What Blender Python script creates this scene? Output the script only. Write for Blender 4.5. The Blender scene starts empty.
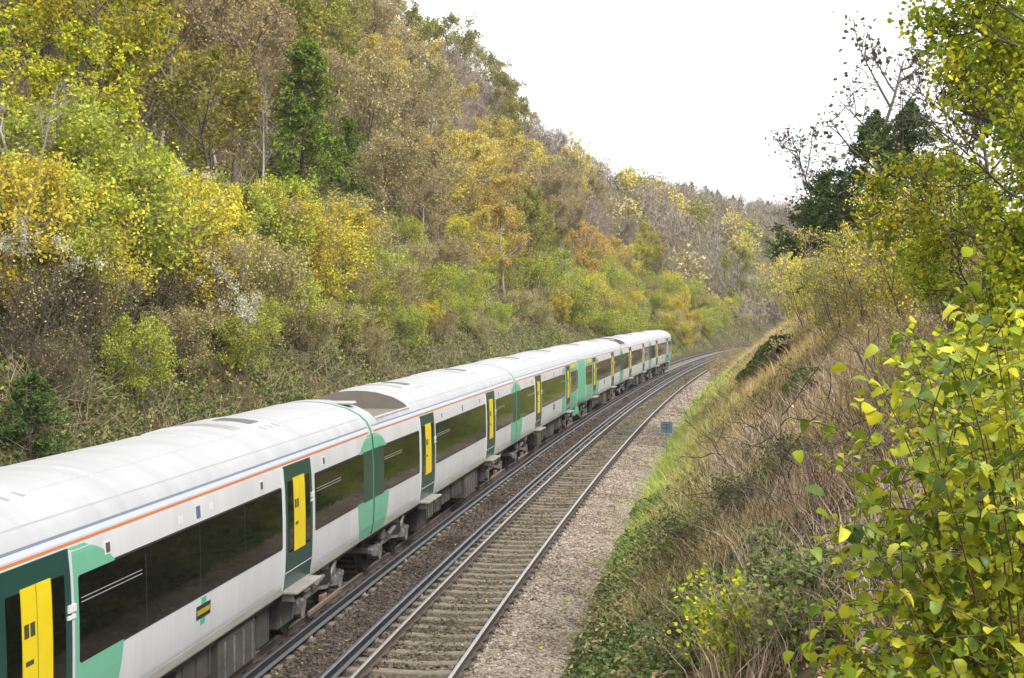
import bpy, bmesh, math, random
import numpy as np
from mathutils import Matrix, Vector

# ------------------------------------------------------------------ camera, sky, sun, exposure
W, H, F = 1024, 678, 1433.6
CAM = np.array([4.494, 0.0, 5.657]); YAW, PITCH, ROLL = -0.1186, -0.02074, -0.0022
SC = bpy.context.scene
COL = SC.collection
fw = np.array([math.sin(YAW)*math.cos(PITCH), math.cos(YAW)*math.cos(PITCH), math.sin(PITCH)])
rt = np.array([math.cos(YAW), -math.sin(YAW), 0.0]); up = np.cross(rt, fw)
RT = rt*math.cos(ROLL) + up*math.sin(ROLL); UP = -rt*math.sin(ROLL) + up*math.cos(ROLL)
cd = bpy.data.cameras.new('camera'); cam = bpy.data.objects.new('camera', cd); COL.objects.link(cam)
M = Matrix.Identity(4)
for i in range(3):
    M[i][0], M[i][1], M[i][2], M[i][3] = RT[i], UP[i], -fw[i], CAM[i]
cam.matrix_world = M
cd.sensor_width = 36; cd.lens = F*36/W; cd.clip_start = 0.1; cd.clip_end = 6000
SC.camera = cam

SUN_EL, SUN_AZ = math.radians(48), math.radians(128)       # azimuth clockwise from +Y
world = bpy.data.worlds.new('World'); SC.world = world; world.use_nodes = True
nt = world.node_tree; bg = nt.nodes['Background']
sky = nt.nodes.new('ShaderNodeTexSky'); sky.sky_type = 'NISHITA'; sky.sun_disc = False
sky.sun_elevation = SUN_EL; sky.sun_rotation = SUN_AZ; sky.dust_density = 4.0; sky.air_density = 1.0
hsv = nt.nodes.new('ShaderNodeHueSaturation'); hsv.inputs['Saturation'].default_value = 0.12
cloud = nt.nodes.new('ShaderNodeMix'); cloud.data_type = 'RGBA'                  # an even layer of white cloud under the clear-sky light
cloud.inputs['Factor'].default_value = .75; 
wn = nt.nodes.new('ShaderNodeTexNoise'); wn.inputs['Scale'].default_value = 3.2; wn.inputs['Detail'].default_value = 5
wtc = nt.nodes.new('ShaderNodeTexCoord'); nt.links.new(wtc.outputs['Generated'], wn.inputs['Vector'])
wr = nt.nodes.new('ShaderNodeMapRange'); wr.inputs['From Min'].default_value = .3; wr.inputs['From Max'].default_value = .7; wr.inputs['To Min'].default_value = 4.5; wr.inputs['To Max'].default_value = 6.4
nt.links.new(wn.outputs['Fac'], wr.inputs['Value'])
wc = nt.nodes.new('ShaderNodeVectorMath'); wc.operation = 'SCALE'; wc.inputs[0].default_value = (.985, 1.0, 1.02); nt.links.new(wr.outputs[0], wc.inputs['Scale'])
nt.links.new(wc.outputs[0], cloud.inputs['B'])
nt.links.new(sky.outputs[0], hsv.inputs['Color']); nt.links.new(hsv.outputs[0], cloud.inputs['A']); nt.links.new(cloud.outputs['Result'], bg.inputs[0])
bg.inputs[1].default_value = 0.15
sl = bpy.data.lights.new('sun', 'SUN'); sl.energy = 1.5; sl.angle = math.radians(14); sl.color = (1.0, 0.96, 0.9)
so = bpy.data.objects.new('sun', sl); COL.objects.link(so)
sdir = Vector((math.sin(SUN_AZ)*math.cos(SUN_EL), math.cos(SUN_AZ)*math.cos(SUN_EL), math.sin(SUN_EL)))
so.rotation_euler = sdir.to_track_quat('Z', 'Y').to_euler(); so.location = (30, -30, 60)
SC.view_settings.view_transform = 'Standard'; SC.view_settings.look = 'None'
SC.view_settings.gamma = 1.0; SC.view_settings.use_curve_mapping = False
SC.view_settings.exposure = 1.26
SC.render.engine = 'CYCLES'
SC.cycles.use_denoising = True
SC.cycles.max_bounces = 6; SC.cycles.diffuse_bounces = 2; SC.cycles.transmission_bounces = 3
SC.cycles.volume_bounces = 0; SC.cycles.use_adaptive_sampling = True

# ------------------------------------------------------------------ track path, ground height, pixel helpers
ST = np.linspace(-80, 1500, 7901)
kap = 0.8206e-3 - 0.6185e-5*ST + 0.4124e-7*ST**2
kap = np.where(ST < 0, 0.8206e-3, kap)
k190 = 0.8206e-3 - 0.6185e-5*190 + 0.4124e-7*190**2
kap = np.where(ST > 190, np.minimum(k190 + (ST-190)*1.3e-5, 0.0021), kap)
kap = np.where(ST > 640, 0, kap)
dS = ST[1]-ST[0]; i0 = int(round(80/dS))
TH = np.concatenate([[0], np.cumsum((kap[1:]+kap[:-1])/2*dS)]); TH -= TH[i0]
tm = (TH[1:]+TH[:-1])/2
TX = np.concatenate([[0], np.cumsum(np.sin(tm)*dS)]); TX -= TX[i0]
TY = np.concatenate([[0], np.cumsum(np.cos(tm)*dS)]); TY -= TY[i0]
DL = -3.476                                                  # centre of the left-hand track

def pos(s, d):
    s = np.asarray(s, float); d = np.asarray(d, float)
    t = np.interp(s, ST, TH)
    return np.interp(s, ST, TX)+d*np.cos(t), np.interp(s, ST, TY)-d*np.sin(t)
def head(s): return float(np.interp(s, ST, TH))
def sd_of(x, y):
    s = np.array(y, float)*1.0
    for _ in range(12):
        cx, cy = pos(s, np.zeros_like(s)); t = np.interp(s, ST, TH)
        s = s + (x-cx)*np.sin(t)+(y-cy)*np.cos(t)
    cx, cy = pos(s, np.zeros_like(s)); t = np.interp(s, ST, TH)
    return s, (x-cx)*np.cos(t)-(y-cy)*np.sin(t)

def vnoise(x, y, seed=0):
    xi = np.floor(x).astype(int); yi = np.floor(y).astype(int); fx = x-xi; fy = y-yi
    fx = fx*fx*(3-2*fx); fy = fy*fy*(3-2*fy)
    def h(a, b):
        n = (a*374761393 + b*668265263 + seed*982451653) & 0x7fffffff
        n = ((n ^ (n >> 13))*1274126177) & 0x7fffffff
        return (n & 0xffff)/65535.0
    return (h(xi, yi)*(1-fx)+h(xi+1, yi)*fx)*(1-fy)+(h(xi, yi+1)*(1-fx)+h(xi+1, yi+1)*fx)*fy

LZ_D = np.array([-1500, -300, -90, -60, -40, -20, -11, -7.4, -6.6])
LZ_Z = np.array([48, 44, 38, 36.0, 29.6, 11.9, 3.7, -0.3, -0.62])
RZ_D = np.array([2.15, 2.7, 3.6, 8, 13, 20, 60, 200, 1500])
RZ_Z = np.array([-0.62, -0.36, 0.25, 3.9, 7.6, 9.2, 12, 24, 30])
def zg(s, d):
    s = np.asarray(s, float); d = np.asarray(d, float)
    z = np.where(d < -2, np.interp(d, LZ_D, LZ_Z)*np.interp(s, [230, 650], [1, .74]), np.interp(d, RZ_D, RZ_Z))
    am = np.clip(np.maximum(-d-7.2, d-2.7)/3, 0, 1)
    x, y = pos(s, d)
    n = (vnoise(x/9, y/9, 1)-.5)*1.7+(vnoise(x/2.6, y/2.6, 2)-.5)*.7+(vnoise(x/.8, y/.8, 3)-.5)*.25
    return z + n*am*np.where(d > 0, .55, 1.0)

def project(P):
    v = np.atleast_2d(P)-CAM; z = v@fw
    return np.stack([W/2+F*(v@RT)/z, H/2-F*(v@UP)/z, z], -1)
def hit(px, py, tmax=900):
    """where the line of sight through a pixel meets the ground -> (s, d, distance)"""
    dr = fw+RT*(px-W/2)/F-UP*(py-H/2)/F
    t = np.concatenate([np.arange(4, 120, .25), np.arange(120, tmax, 1.0)])
    Q = CAM[None]+dr[None]*t[:, None]; s, d = sd_of(Q[:, 0], Q[:, 1])
    k = np.nonzero(Q[:, 2] < zg(s, d))[0]
    k = k[0] if len(k) else len(t)-1
    return float(s[k]), float(d[k]), float(t[k])
def at(px, py, depth):
    return CAM+(fw+RT*(px-W/2)/F-UP*(py-H/2)/F)*depth

# ------------------------------------------------------------------ mesh helpers
def mesh_np(name, chunks, mats):
    """chunks: (verts (n,3), faces (m,k), material index, smooth)"""
    V, LO, SZ, MI, SM = [], [], [], [], []; o = 0
    for v, f, mi, sm in chunks:
        v = np.asarray(v, float).reshape(-1, 3); f = np.asarray(f, int)
        if len(f) == 0: continue
        V.append(v); LO.append((f+o).ravel()); SZ.append(np.full(len(f), f.shape[1])); MI.append(np.full(len(f), mi)); SM.append(np.full(len(f), sm)); o += len(v)
    V = np.concatenate(V); LO = np.concatenate(LO); SZ = np.concatenate(SZ); MI = np.concatenate(MI); SM = np.concatenate(SM)
    me = bpy.data.meshes.new(name)
    me.vertices.add(len(V)); me.vertices.foreach_set('co', V.astype(np.float32).ravel())
    me.loops.add(len(LO)); me.loops.foreach_set('vertex_index', LO.astype(np.int32))
    me.polygons.add(len(SZ)); me.polygons.foreach_set('loop_start', np.concatenate([[0], np.cumsum(SZ)[:-1]]).astype(np.int32))
    me.polygons.foreach_set('loop_total', SZ.astype(np.int32))
    me.polygons.foreach_set('material_index', MI.astype(np.int32)); me.polygons.foreach_set('use_smooth', SM.astype(bool))
    for m in (mats if isinstance(mats, (list, tuple)) else [mats]): me.materials.append(m)
    me.update(calc_edges=True)
    return me
def link(name, data, parent=None, loc=None, rot=None, scale=None):
    o = bpy.data.objects.new(name, data); COL.objects.link(o)
    if parent is not None: o.parent = parent
    if loc is not None: o.location = loc
    if rot is not None: o.rotation_euler = rot
    if scale is not None: o.scale = scale
    return o
def tag(o, label=None, cat=None, group=None, kind=None):
    if label: o['label'] = label
    if cat: o['category'] = cat
    if group: o['group'] = group
    if kind: o['kind'] = kind
    return o
def thing(name, label, cat, loc=(0, 0, 0), rz=0.0, group=None):
    o = link(name, None, None, loc, (0, 0, rz)); o.empty_display_size = .3
    return tag(o, label, cat, group)

def tubes(P, r0, r1, sides=3, mi=0):
    """P (N,K,3) polylines -> one chunk of tapered tubes"""
    N, K, _ = P.shape; r0 = np.broadcast_to(r0, (N,)); r1 = np.broadcast_to(r1, (N,))
    ax = P[:, -1]-P[:, 0]; ax /= np.linalg.norm(ax, axis=1, keepdims=True)+1e-9
    ref = np.where(np.abs(ax[:, 2:3]) > .8, np.array([[1., 0, 0]]), np.array([[0, 0, 1.]]))
    a = np.cross(ax, ref); a /= np.linalg.norm(a, axis=1, keepdims=True); b = np.cross(ax, a)
    an = np.arange(sides)*2*np.pi/sides
    ring = a[:, None, :]*np.cos(an)[None, :, None]+b[:, None, :]*np.sin(an)[None, :, None]
    r = r0[:, None]+(r1-r0)[:, None]*np.linspace(0, 1, K)[None]
    V = P[:, :, None, :]+ring[:, None]*r[:, :, None, None]
    i, k, j = np.meshgrid(np.arange(N), np.arange(K-1), np.arange(sides), indexing='ij')
    j2 = (j+1) % sides; b0 = (i*K+k)*sides; b1 = b0+sides
    return V.reshape(-1, 3), np.stack([b0+j, b0+j2, b1+j2, b1+j], -1).reshape(-1, 4), mi, True

def unit(v): return v/(np.linalg.norm(v, axis=-1, keepdims=True)+1e-9)
def leaf_cards(rng, P, size, mi=0, upb=.5, width=.62, kind='quad', dirs=None):
    """small leaf faces at points P; kind quad: a folded lozenge of two triangles, oval: two folded quads, tri: one triangle"""
    n = len(P); size = np.broadcast_to(size, (n,))[:, None]
    nrm = unit(rng.normal(size=(n, 3))+np.array([0, 0, upb*1.6]))
    t = rng.normal(size=(n, 3)) if dirs is None else dirs+rng.normal(size=(n, 3))*.5
    t = unit(t-nrm*(t*nrm).sum(1, keepdims=True)); b = np.cross(nrm, t)
    if kind == 'tri':
        V = np.stack([P-t*size*.5+b*size*width*.5, P-t*size*.5-b*size*width*.5, P+t*size*.5], 1)
        return V.reshape(-1, 3), np.arange(n*3).reshape(n, 3), mi, False
    dr = nrm*size*.12
    if kind == 'quad':
        V = np.stack([P-t*size*.5, P+b*size*width*.5-dr+t*size*.05, P+t*size*.5, P-b*size*width*.5-dr+t*size*.05], 1).reshape(-1, 3)
        k = np.arange(n)[:, None]*4
        return V, np.concatenate([k+np.array([[0, 1, 2]]), k+np.array([[0, 2, 3]])]), mi, False
    w = width*.5
    V = np.stack([P-t*size*.5, P+b*size*w*.9-dr*1.2-t*size*.22, P+b*size*w*.8-dr*1.6+t*size*.2, P+t*size*.5-dr*1.5,
                  P-b*size*w*.8-dr*1.6+t*size*.2, P-b*size*w*.9-dr*1.2-t*size*.22], 1).reshape(-1, 3)
    k = np.arange(n)[:, None]*6
    return V, np.concatenate([k+np.array([[0, 1, 2, 3]]), k+np.array([[0, 3, 4, 5]])]), mi, False

def bm_chunk(bm, mi=0, smooth=False):
    bmesh.ops.triangulate(bm, faces=[f for f in bm.faces if len(f.verts) > 4])
    bm.verts.index_update()
    v = np.array([x.co[:] for x in bm.verts])
    q = [[x.index for x in f.verts] for f in bm.faces if len(f.verts) == 4]
    t = [[x.index for x in f.verts] for f in bm.faces if len(f.verts) == 3]
    bm.free()
    out = []
    if q: out.append((v, np.array(q), mi, smooth))
    if t: out.append((v, np.array(t), mi, smooth))
    return out
def box(c, s, bev=.01, mi=0):
    bm = bmesh.new(); bmesh.ops.create_cube(bm, size=1)
    for v in bm.verts: v.co = Vector((c[0]+v.co.x*s[0], c[1]+v.co.y*s[1], c[2]+v.co.z*s[2]))
    if bev: bmesh.ops.bevel(bm, geom=bm.edges[:], offset=bev, segments=1, affect='EDGES', profile=.5)
    return bm_chunk(bm, mi)
def cyl(p0, p1, r, seg=16, mi=0, r1=None, smooth=True):
    p0, p1 = Vector(p0), Vector(p1); d = p1-p0
    bm = bmesh.new(); bmesh.ops.create_cone(bm, cap_ends=True, segments=seg, radius1=r, radius2=r if r1 is None else r1, depth=d.length)
    m = Matrix.Translation((p0+p1)/2) @ d.to_track_quat('Z', 'Y').to_matrix().to_4x4()
    bmesh.ops.transform(bm, matrix=m, verts=bm.verts[:])
    return bm_chunk(bm, mi, smooth)
def sweep(profile, path_s, d0, mi=0, smooth=False):
    """closed cross-section (d,z) swept along the track"""
    pr = np.array(profile); s = np.asarray(path_s)
    S, J = np.meshgrid(s, np.arange(len(pr)), indexing='ij')
    x, y = pos(S, d0+pr[J, 0]); V = np.stack([x, y, pr[J, 1]], -1).reshape(-1, 3)
    n = len(pr); i, j = np.meshgrid(np.arange(len(s)-1), np.arange(n), indexing='ij'); j2 = (j+1) % n
    return V, np.stack([i*n+j, (i+1)*n+j, (i+1)*n+j2, i*n+j2], -1).reshape(-1, 4), mi, smooth

# ------------------------------------------------------------------ materials
def newmat(name):
    m = bpy.data.materials.new(name); m.use_nodes = True
    n = m.node_tree.nodes; return m, n, m.node_tree.links, n['Principled BSDF']
def ramp(nodes, stops):
    r = nodes.new('ShaderNodeValToRGB'); e = r.color_ramp.elements
    while len(e) < len(stops): e.new(.5)
    for k, (p, c) in enumerate(stops): e[k].position = p; e[k].color = (*c, 1)
    return r
def noise(nodes, links, scale, detail=4, coord='Object', rough=.6):
    tc = nodes.new('ShaderNodeTexCoord'); t = nodes.new('ShaderNodeTexNoise')
    t.inputs['Scale'].default_value = scale; t.inputs['Detail'].default_value = detail; t.inputs['Roughness'].default_value = rough
    links.new(tc.outputs[coord], t.inputs['Vector']); return t
def plain(name, col, rough=.5, metal=0.0, spec=.5, var=.12, scale=3.0, bump=0.0, bscale=40, streak=None):
    m, n, l, b = newmat(name)
    t = noise(n, l, scale)
    if streak: 
        mp = n.new('ShaderNodeMapping'); mp.inputs['Scale'].default_value = streak
        l.new(t.inputs['Vector'].links[0].from_socket, mp.inputs['Vector']); l.new(mp.outputs[0], t.inputs['Vector'])
    r = ramp(n, [(.3, tuple(c*(1-var) for c in col)), (.7, tuple(min(c*(1+var), 1) for c in col))])
    l.new(t.outputs['Fac'], r.inputs[0]); l.new(r.outputs[0], b.inputs['Base Color'])
    b.inputs['Roughness'].default_value = rough; b.inputs['Metallic'].default_value = metal; b.inputs['Specular IOR Level'].default_value = spec
    if bump:
        t2 = noise(n, l, bscale); bp = n.new('ShaderNodeBump'); bp.inputs['Strength'].default_value = bump; bp.inputs['Distance'].default_value = .02
        l.new(t2.outputs['Fac'], bp.inputs['Height']); l.new(bp.outputs[0], b.inputs['Normal'])
    return m
def leafmat(name, stops, trans=.28, rough=.5, spread=.12, clump=.45, cscale=.7, gain=1.5, spec=.12):
    """every leaf its own tint from the ramp; clumps of leaves and whole plants vary a little"""
    m, n, l, b = newmat(name)
    g = n.new('ShaderNodeNewGeometry'); oi = n.new('ShaderNodeObjectInfo')
    t = noise(n, l, cscale, 2)
    a = n.new('ShaderNodeMath'); a.operation = 'MULTIPLY_ADD'; a.inputs[1].default_value = 1-clump; l.new(g.outputs['Random Per Island'], a.inputs[0])
    c2 = n.new('ShaderNodeMath'); c2.operation = 'MULTIPLY_ADD'; c2.inputs[1].default_value = clump*2.2; c2.inputs[2].default_value = -clump*.6
    l.new(t.outputs['Fac'], c2.inputs[0]); l.new(c2.outputs[0], a.inputs[2])
    r = ramp(n, [(p, tuple(min(c*gain, .8) for c in col)) for p, col in stops]); l.new(a.outputs[0], r.inputs[0])
    h = n.new('ShaderNodeHueSaturation')
    v = n.new('ShaderNodeMath'); v.operation = 'MULTIPLY_ADD'; v.inputs[1].default_value = spread*2; v.inputs[2].default_value = 1-spread
    l.new(oi.outputs['Random'], v.inputs[0]); l.new(v.outputs[0], h.inputs['Value'])
    hu = n.new('ShaderNodeMath'); hu.operation = 'MULTIPLY_ADD'; hu.inputs[1].default_value = .03; hu.inputs[2].default_value = .485
    l.new(oi.outputs['Random'], hu.inputs[0]); l.new(hu.outputs[0], h.inputs['Hue'])
    l.new(r.outputs[0], h.inputs['Color']); l.new(h.outputs[0], b.inputs['Base Color'])
    b.inputs['Roughness'].default_value = rough; b.inputs['Specular IOR Level'].default_value = spec
    tr = n.new('ShaderNodeBsdfTranslucent'); l.new(h.outputs[0], tr.inputs['Color'])
    mx = n.new('ShaderNodeMixShader'); mx.inputs[0].default_value = trans
    l.new(b.outputs[0], mx.inputs[1]); l.new(tr.outputs[0], mx.inputs[2]); l.new(mx.outputs[0], n['Material Output'].inputs['Surface'])
    return m
def island(name, stops, rough=.85):
    m, n, l, b = newmat(name); g = n.new('ShaderNodeNewGeometry'); r = ramp(n, stops)
    l.new(g.outputs['Random Per Island'], r.inputs[0])
    t = noise(n, l, .55, 5, 'Object', .65); s = ramp(n, [(.36, (.62, .58, .53)), (.5, (.95, .94, .92)), (.68, (1.16, 1.14, 1.12))]); l.new(t.outputs['Fac'], s.inputs[0])
    mx = n.new('ShaderNodeMix'); mx.data_type = 'RGBA'; mx.blend_type = 'MULTIPLY'; mx.inputs['Factor'].default_value = 1
    l.new(r.outputs[0], mx.inputs['A']); l.new(s.outputs[0], mx.inputs['B']); l.new(mx.outputs['Result'], b.inputs['Base Color'])
    b.inputs['Roughness'].default_value = rough; b.inputs['Specular IOR Level'].default_value = .25
    return m

# ------------------------------------------------------------------ ground and ballast
def ground_mat():
    m, n, l, b = newmat('bank soil')
    t1 = noise(n, l, .35, 6); t2 = noise(n, l, 3.0, 6); t3 = noise(n, l, .12, 3)
    r1 = ramp(n, [(.3, (.045, .035, .02)), (.46, (.10, .08, .045)), (.6, (.085, .085, .03)), (.75, (.14, .12, .07))])
    r2 = ramp(n, [(.35, (.5, .5, .5)), (.7, (1.3, 1.25, 1.2))])
    l.new(t1.outputs['Fac'], r1.inputs[0]); l.new(t2.outputs['Fac'], r2.inputs[0])
    mx = n.new('ShaderNodeMix'); mx.data_type = 'RGBA'; mx.blend_type = 'MULTIPLY'; mx.inputs['Factor'].default_value = 1
    l.new(r1.outputs[0], mx.inputs['A']); l.new(r2.outputs[0], mx.inputs['B'])
    ch = ramp(n, [(.66, (0, 0, 0)), (.72, (1, 1, 1))]); l.new(t2.outputs['Fac'], ch.inputs[0])       # bare chalk scars
    g3 = ramp(n, [(.55, (0, 0, 0)), (.65, (1, 1, 1))]); l.new(t3.outputs['Fac'], g3.inputs[0])
    mu = n.new('ShaderNodeMath'); mu.operation = 'MULTIPLY'; l.new(ch.outputs[0], mu.inputs[0]); l.new(g3.outputs[0], mu.inputs[1])
    m2 = n.new('ShaderNodeMix'); m2.data_type = 'RGBA'; l.new(mu.outputs[0], m2.inputs['Factor']); l.new(mx.outputs['Result'], m2.inputs['A']); m2.inputs['B'].default_value = (.42, .39, .33, 1)
    l.new(m2.outputs['Result'], b.inputs['Base Color']); b.inputs['Roughness'].default_value = .95; b.inputs['Specular IOR Level'].default_value = .1
    bp = n.new('ShaderNodeBump'); bp.inputs['Strength'].default_value = .8; bp.inputs['Distance'].default_value = .15
    l.new(t2.outputs['Fac'], bp.inputs['Height']); l.new(bp.outputs[0], b.inputs['Normal'])
    return m
M_GROUND = ground_mat()
gs = np.concatenate([np.arange(-60, 0, 4), np.arange(0, 90, .6), np.arange(90, 240, 1.5), np.arange(240, 700, 7), np.arange(700, 1401, 50)])
gd = np.concatenate([[-1400, -900, -500, -300, -200, -140, -110], np.arange(-90, -30, 3.0), np.arange(-30, -6.2, .6), [-6.2, -4, -2, 0, 1.6, 2.15],
                     np.arange(2.5, 14, .45), np.arange(14, 40, 2.2), [45, 55, 70, 100, 150, 220]])
S_, D_ = np.meshgrid(gs, gd, indexing='ij'); gx, gy = pos(S_, D_); gz = zg(S_, D_)
nd = len(gd); i, j = np.meshgrid(np.arange(len(gs)-1), np.arange(nd-1), indexing='ij')
ground = link('ground', mesh_np('ground', [(np.stack([gx, gy, gz], -1).reshape(-1, 3), np.stack([i*nd+j, i*nd+j+1, (i+1)*nd+j+1, (i+1)*nd+j], -1).reshape(-1, 4), 0, True)], M_GROUND))
tag(ground, kind='structure')

def ballast_mat(name, c0, c1, c2):
    m, n, l, b = newmat(name)
    tc = n.new('ShaderNodeTexCoord'); v = n.new('ShaderNodeTexVoronoi'); v.inputs['Scale'].default_value = 22
    l.new(tc.outputs['Object'], v.inputs['Vector'])
    sp = n.new('ShaderNodeSeparateColor'); l.new(v.outputs['Color'], sp.inputs[0])
    r = ramp(n, [(0, c0), (.5, c1), (1, c2)]); l.new(sp.outputs[0], r.inputs[0]); l.new(r.outputs[0], b.inputs['Base Color'])
    bp = n.new('ShaderNodeBump'); bp.inputs['Strength'].default_value = 1; bp.inputs['Distance'].default_value = .04; bp.invert = True
    l.new(v.outputs['Distance'], bp.inputs['Height']); l.new(bp.outputs[0], b.inputs['Normal'])
    b.inputs['Roughness'].default_value = .9; b.inputs['Specular IOR Level'].default_value = .2
    return m
C_SIX = ((.028, .022, .017), (.068, .053, .042), (.135, .108, .086))
C_FOUR = ((.048, .037, .023), (.112, .09, .058), (.19, .16, .108))
C_CESS = ((.115, .092, .068), (.265, .218, .170), (.42, .36, .292))
def ballast_z(d):
    return np.interp(d, [-7.2, -6.0, -4.9, -4.7, -2.3, -2.1, -1.6, -.95, -.8, .8, .95, 1.5, 2.1, 2.75], [-.5, -.3, -.2, -.215, -.215, -.23, -.25, -.20, -.215, -.215, -.165, -.19, -.28, -.42])
bs = np.concatenate([np.arange(-10, 100, .5), np.arange(100, 420, 2.0)])
bd = np.array([-7.2, -6, -4.9, -4.7, -2.3, -2.1, -1.6, -1.3, -.95, -.8, .8, .95, 1.5, 2.1, 2.75])
S_, D_ = np.meshgrid(bs, bd, indexing='ij'); x, y = pos(S_, D_)
z = ballast_z(D_)+(vnoise(x*2, y*2, 5)-.5)*.05-(vnoise(x*.6, y*.6, 6)-.5)*.05*np.clip((D_-1.2), 0, 1)
nb = len(bd); i, j = np.meshgrid(np.arange(len(bs)-1), np.arange(nb-1), indexing='ij')
fc = np.stack([i*nb+j, i*nb+j+1, (i+1)*nb+j+1, (i+1)*nb+j], -1)
V = np.stack([x, y, z], -1).reshape(-1, 3)
jz = np.where(bd[:-1] < -4.6, 0, np.where(bd[:-1] < -2.2, 1, np.where(bd[:-1] < -.81, 0, np.where(bd[:-1] < .9, 1, 2))))
MB = [ballast_mat('dark ballast', *C_SIX), ballast_mat('rusty ballast', *C_FOUR), ballast_mat('pale ballast', *C_CESS)]
ballast = link('ballast_bed', mesh_np('ballast_bed', [(V, fc[:, jz == k].reshape(-1, 4), k, True) for k in range(3)], MB))
tag(ballast, kind='structure')
rng = np.random.default_rng(4)
def stones(name, d0, d1, s0, s1, n, size, stops, near=True):
    s = s0+(s1-s0)*rng.random(n)**(1.5 if near else 1); d = d0+(d1-d0)*rng.random(n)
    if name == 'cess_stone':
        d = np.minimum(d, 2.42+.6*(vnoise(s*.7, s*0, 9)-.5)+rng.normal(size=n)*.10)
    x, y = pos(s, d); zz = ballast_z(d)+(vnoise(x*2, y*2, 5)-.5)*.05+rng.normal(size=n)*.008+.004
    sz = size*(.6+.8*rng.random(n))*(1+np.clip((s-35)/60, 0, 1.2))
    base = np.array([[1, 0, 0], [0, 1, 0], [-1, 0, 0], [0, -1, 0], [0, 0, 1], [0, 0, -1.]])
    a = rng.random(n)*6.28; c_, s_ = np.cos(a), np.sin(a)
    sc = np.stack([.5+.35*rng.random(n), .4+.25*rng.random(n), .3+.2*rng.random(n)], 1)*sz[:, None]
    b = base[None]*sc[:, None]*(1+.45*(rng.random((n, 6, 1))-.5)); b[:, 4, :2] += rng.normal(size=(n, 2))*sz[:, None]*.2
    Vx = b[..., 0]*c_[:, None]-b[..., 1]*s_[:, None]; Vy = b[..., 0]*s_[:, None]+b[..., 1]*c_[:, None]
    V = np.stack([Vx+x[:, None], Vy+y[:, None], b[..., 2]+zz[:, None]], -1).reshape(-1, 3)
    f = np.array([[0, 1, 4], [1, 2, 4], [2, 3, 4], [3, 0, 4]])
    k = np.arange(n)[:, None, None]*6
    o = link(name, mesh_np(name, [(V, (k+f[None]).reshape(-1, 3), 0, False)], island(name, stops)), ballast); o['kind'] = 'stuff'
st = lambda c: [(0, c[0]), (.5, c[1]), (1, c[2])]
stones('six_foot_stone', -2.35, -.85, 14, 150, 36000, .062, st(C_SIX))
stones('four_foot_stone', -.68, .68, 16, 160, 28000, .055, st(C_FOUR))
stones('cess_stone', .84, 2.7, 15, 150, 50000, .055, st(C_CESS))

# ------------------------------------------------------------------ tracks
M_RAILTOP = plain('polished rail head', (.42, .40, .38), .42, .75, var=.15, scale=6)
M_RUST = plain('rusty rail web', (.075, .052, .038), .85, var=.35, scale=9)
M_COND = plain('conductor rail steel', (.035, .037, .042), .38, .3, var=.25, scale=7)
M_CONDTOP = plain('worn conductor rail top', (.2, .21, .24), .35, .7, var=.2, scale=7)
M_SLEEPER = plain('weathered concrete', (.165, .14, .108), .9, var=.3, scale=5, bump=.4)
M_CLIP = plain('dark clip steel', (.02, .022, .03), .6, var=.3)
M_POT = plain('glazed insulator', (.34, .32, .29), .4, var=.2)
rail_s = np.concatenate([np.arange(-10, 120, 1.0), np.arange(120, 400, 2.5)])
R_BODY = [(-.07, -.165), (.07, -.165), (.07, -.152), (.012, -.13), (.012, -.045), (.034, -.03), (.036, -.006), (-.036, -.006), (-.034, -.03), (-.012, -.045), (-.012, -.13), (-.07, -.152)]
R_HEAD = [(-.034, -.008), (.034, -.008), (.033, -.003), (.024, 0), (-.024, 0), (-.033, -.003)]
C_BODY = [(-.075, -.10), (.075, -.10), (.075, -.085), (.03, -.05), (.04, .03), (.042, .066), (-.042, .066), (-.04, .03), (-.03, -.05), (-.075, -.085)]
C_HEAD = [(-.04, .064), (.04, .064), (.038, .073), (.028, .077), (-.028, .077), (-.038, .073)]
bm = bmesh.new(); bmesh.ops.create_cube(bm, size=1)
for v in bm.verts:
    v.co.x *= 2.5; v.co.y *= .26 if v.co.z < 0 else .215; v.co.z = -.173 if v.co.z > 0 else -.37
bmesh.ops.subdivide_edges(bm, edges=[e for e in bm.edges if abs((e.verts[0].co-e.verts[1].co).x) > 1], cuts=8, use_grid_fill=True)
for v in bm.verts:
    if v.co.z > -.2: v.co.z -= .03*max(0, 1-abs(v.co.x)/.55)**.6
bmesh.ops.bevel(bm, geom=[e for e in bm.edges if e.is_manifold and e.calc_face_angle(0) > .6], offset=.012, segments=1, affect='EDGES')
ME_SLEEPER = mesh_np('sleeper', bm_chunk(bm), M_SLEEPER)
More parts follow.
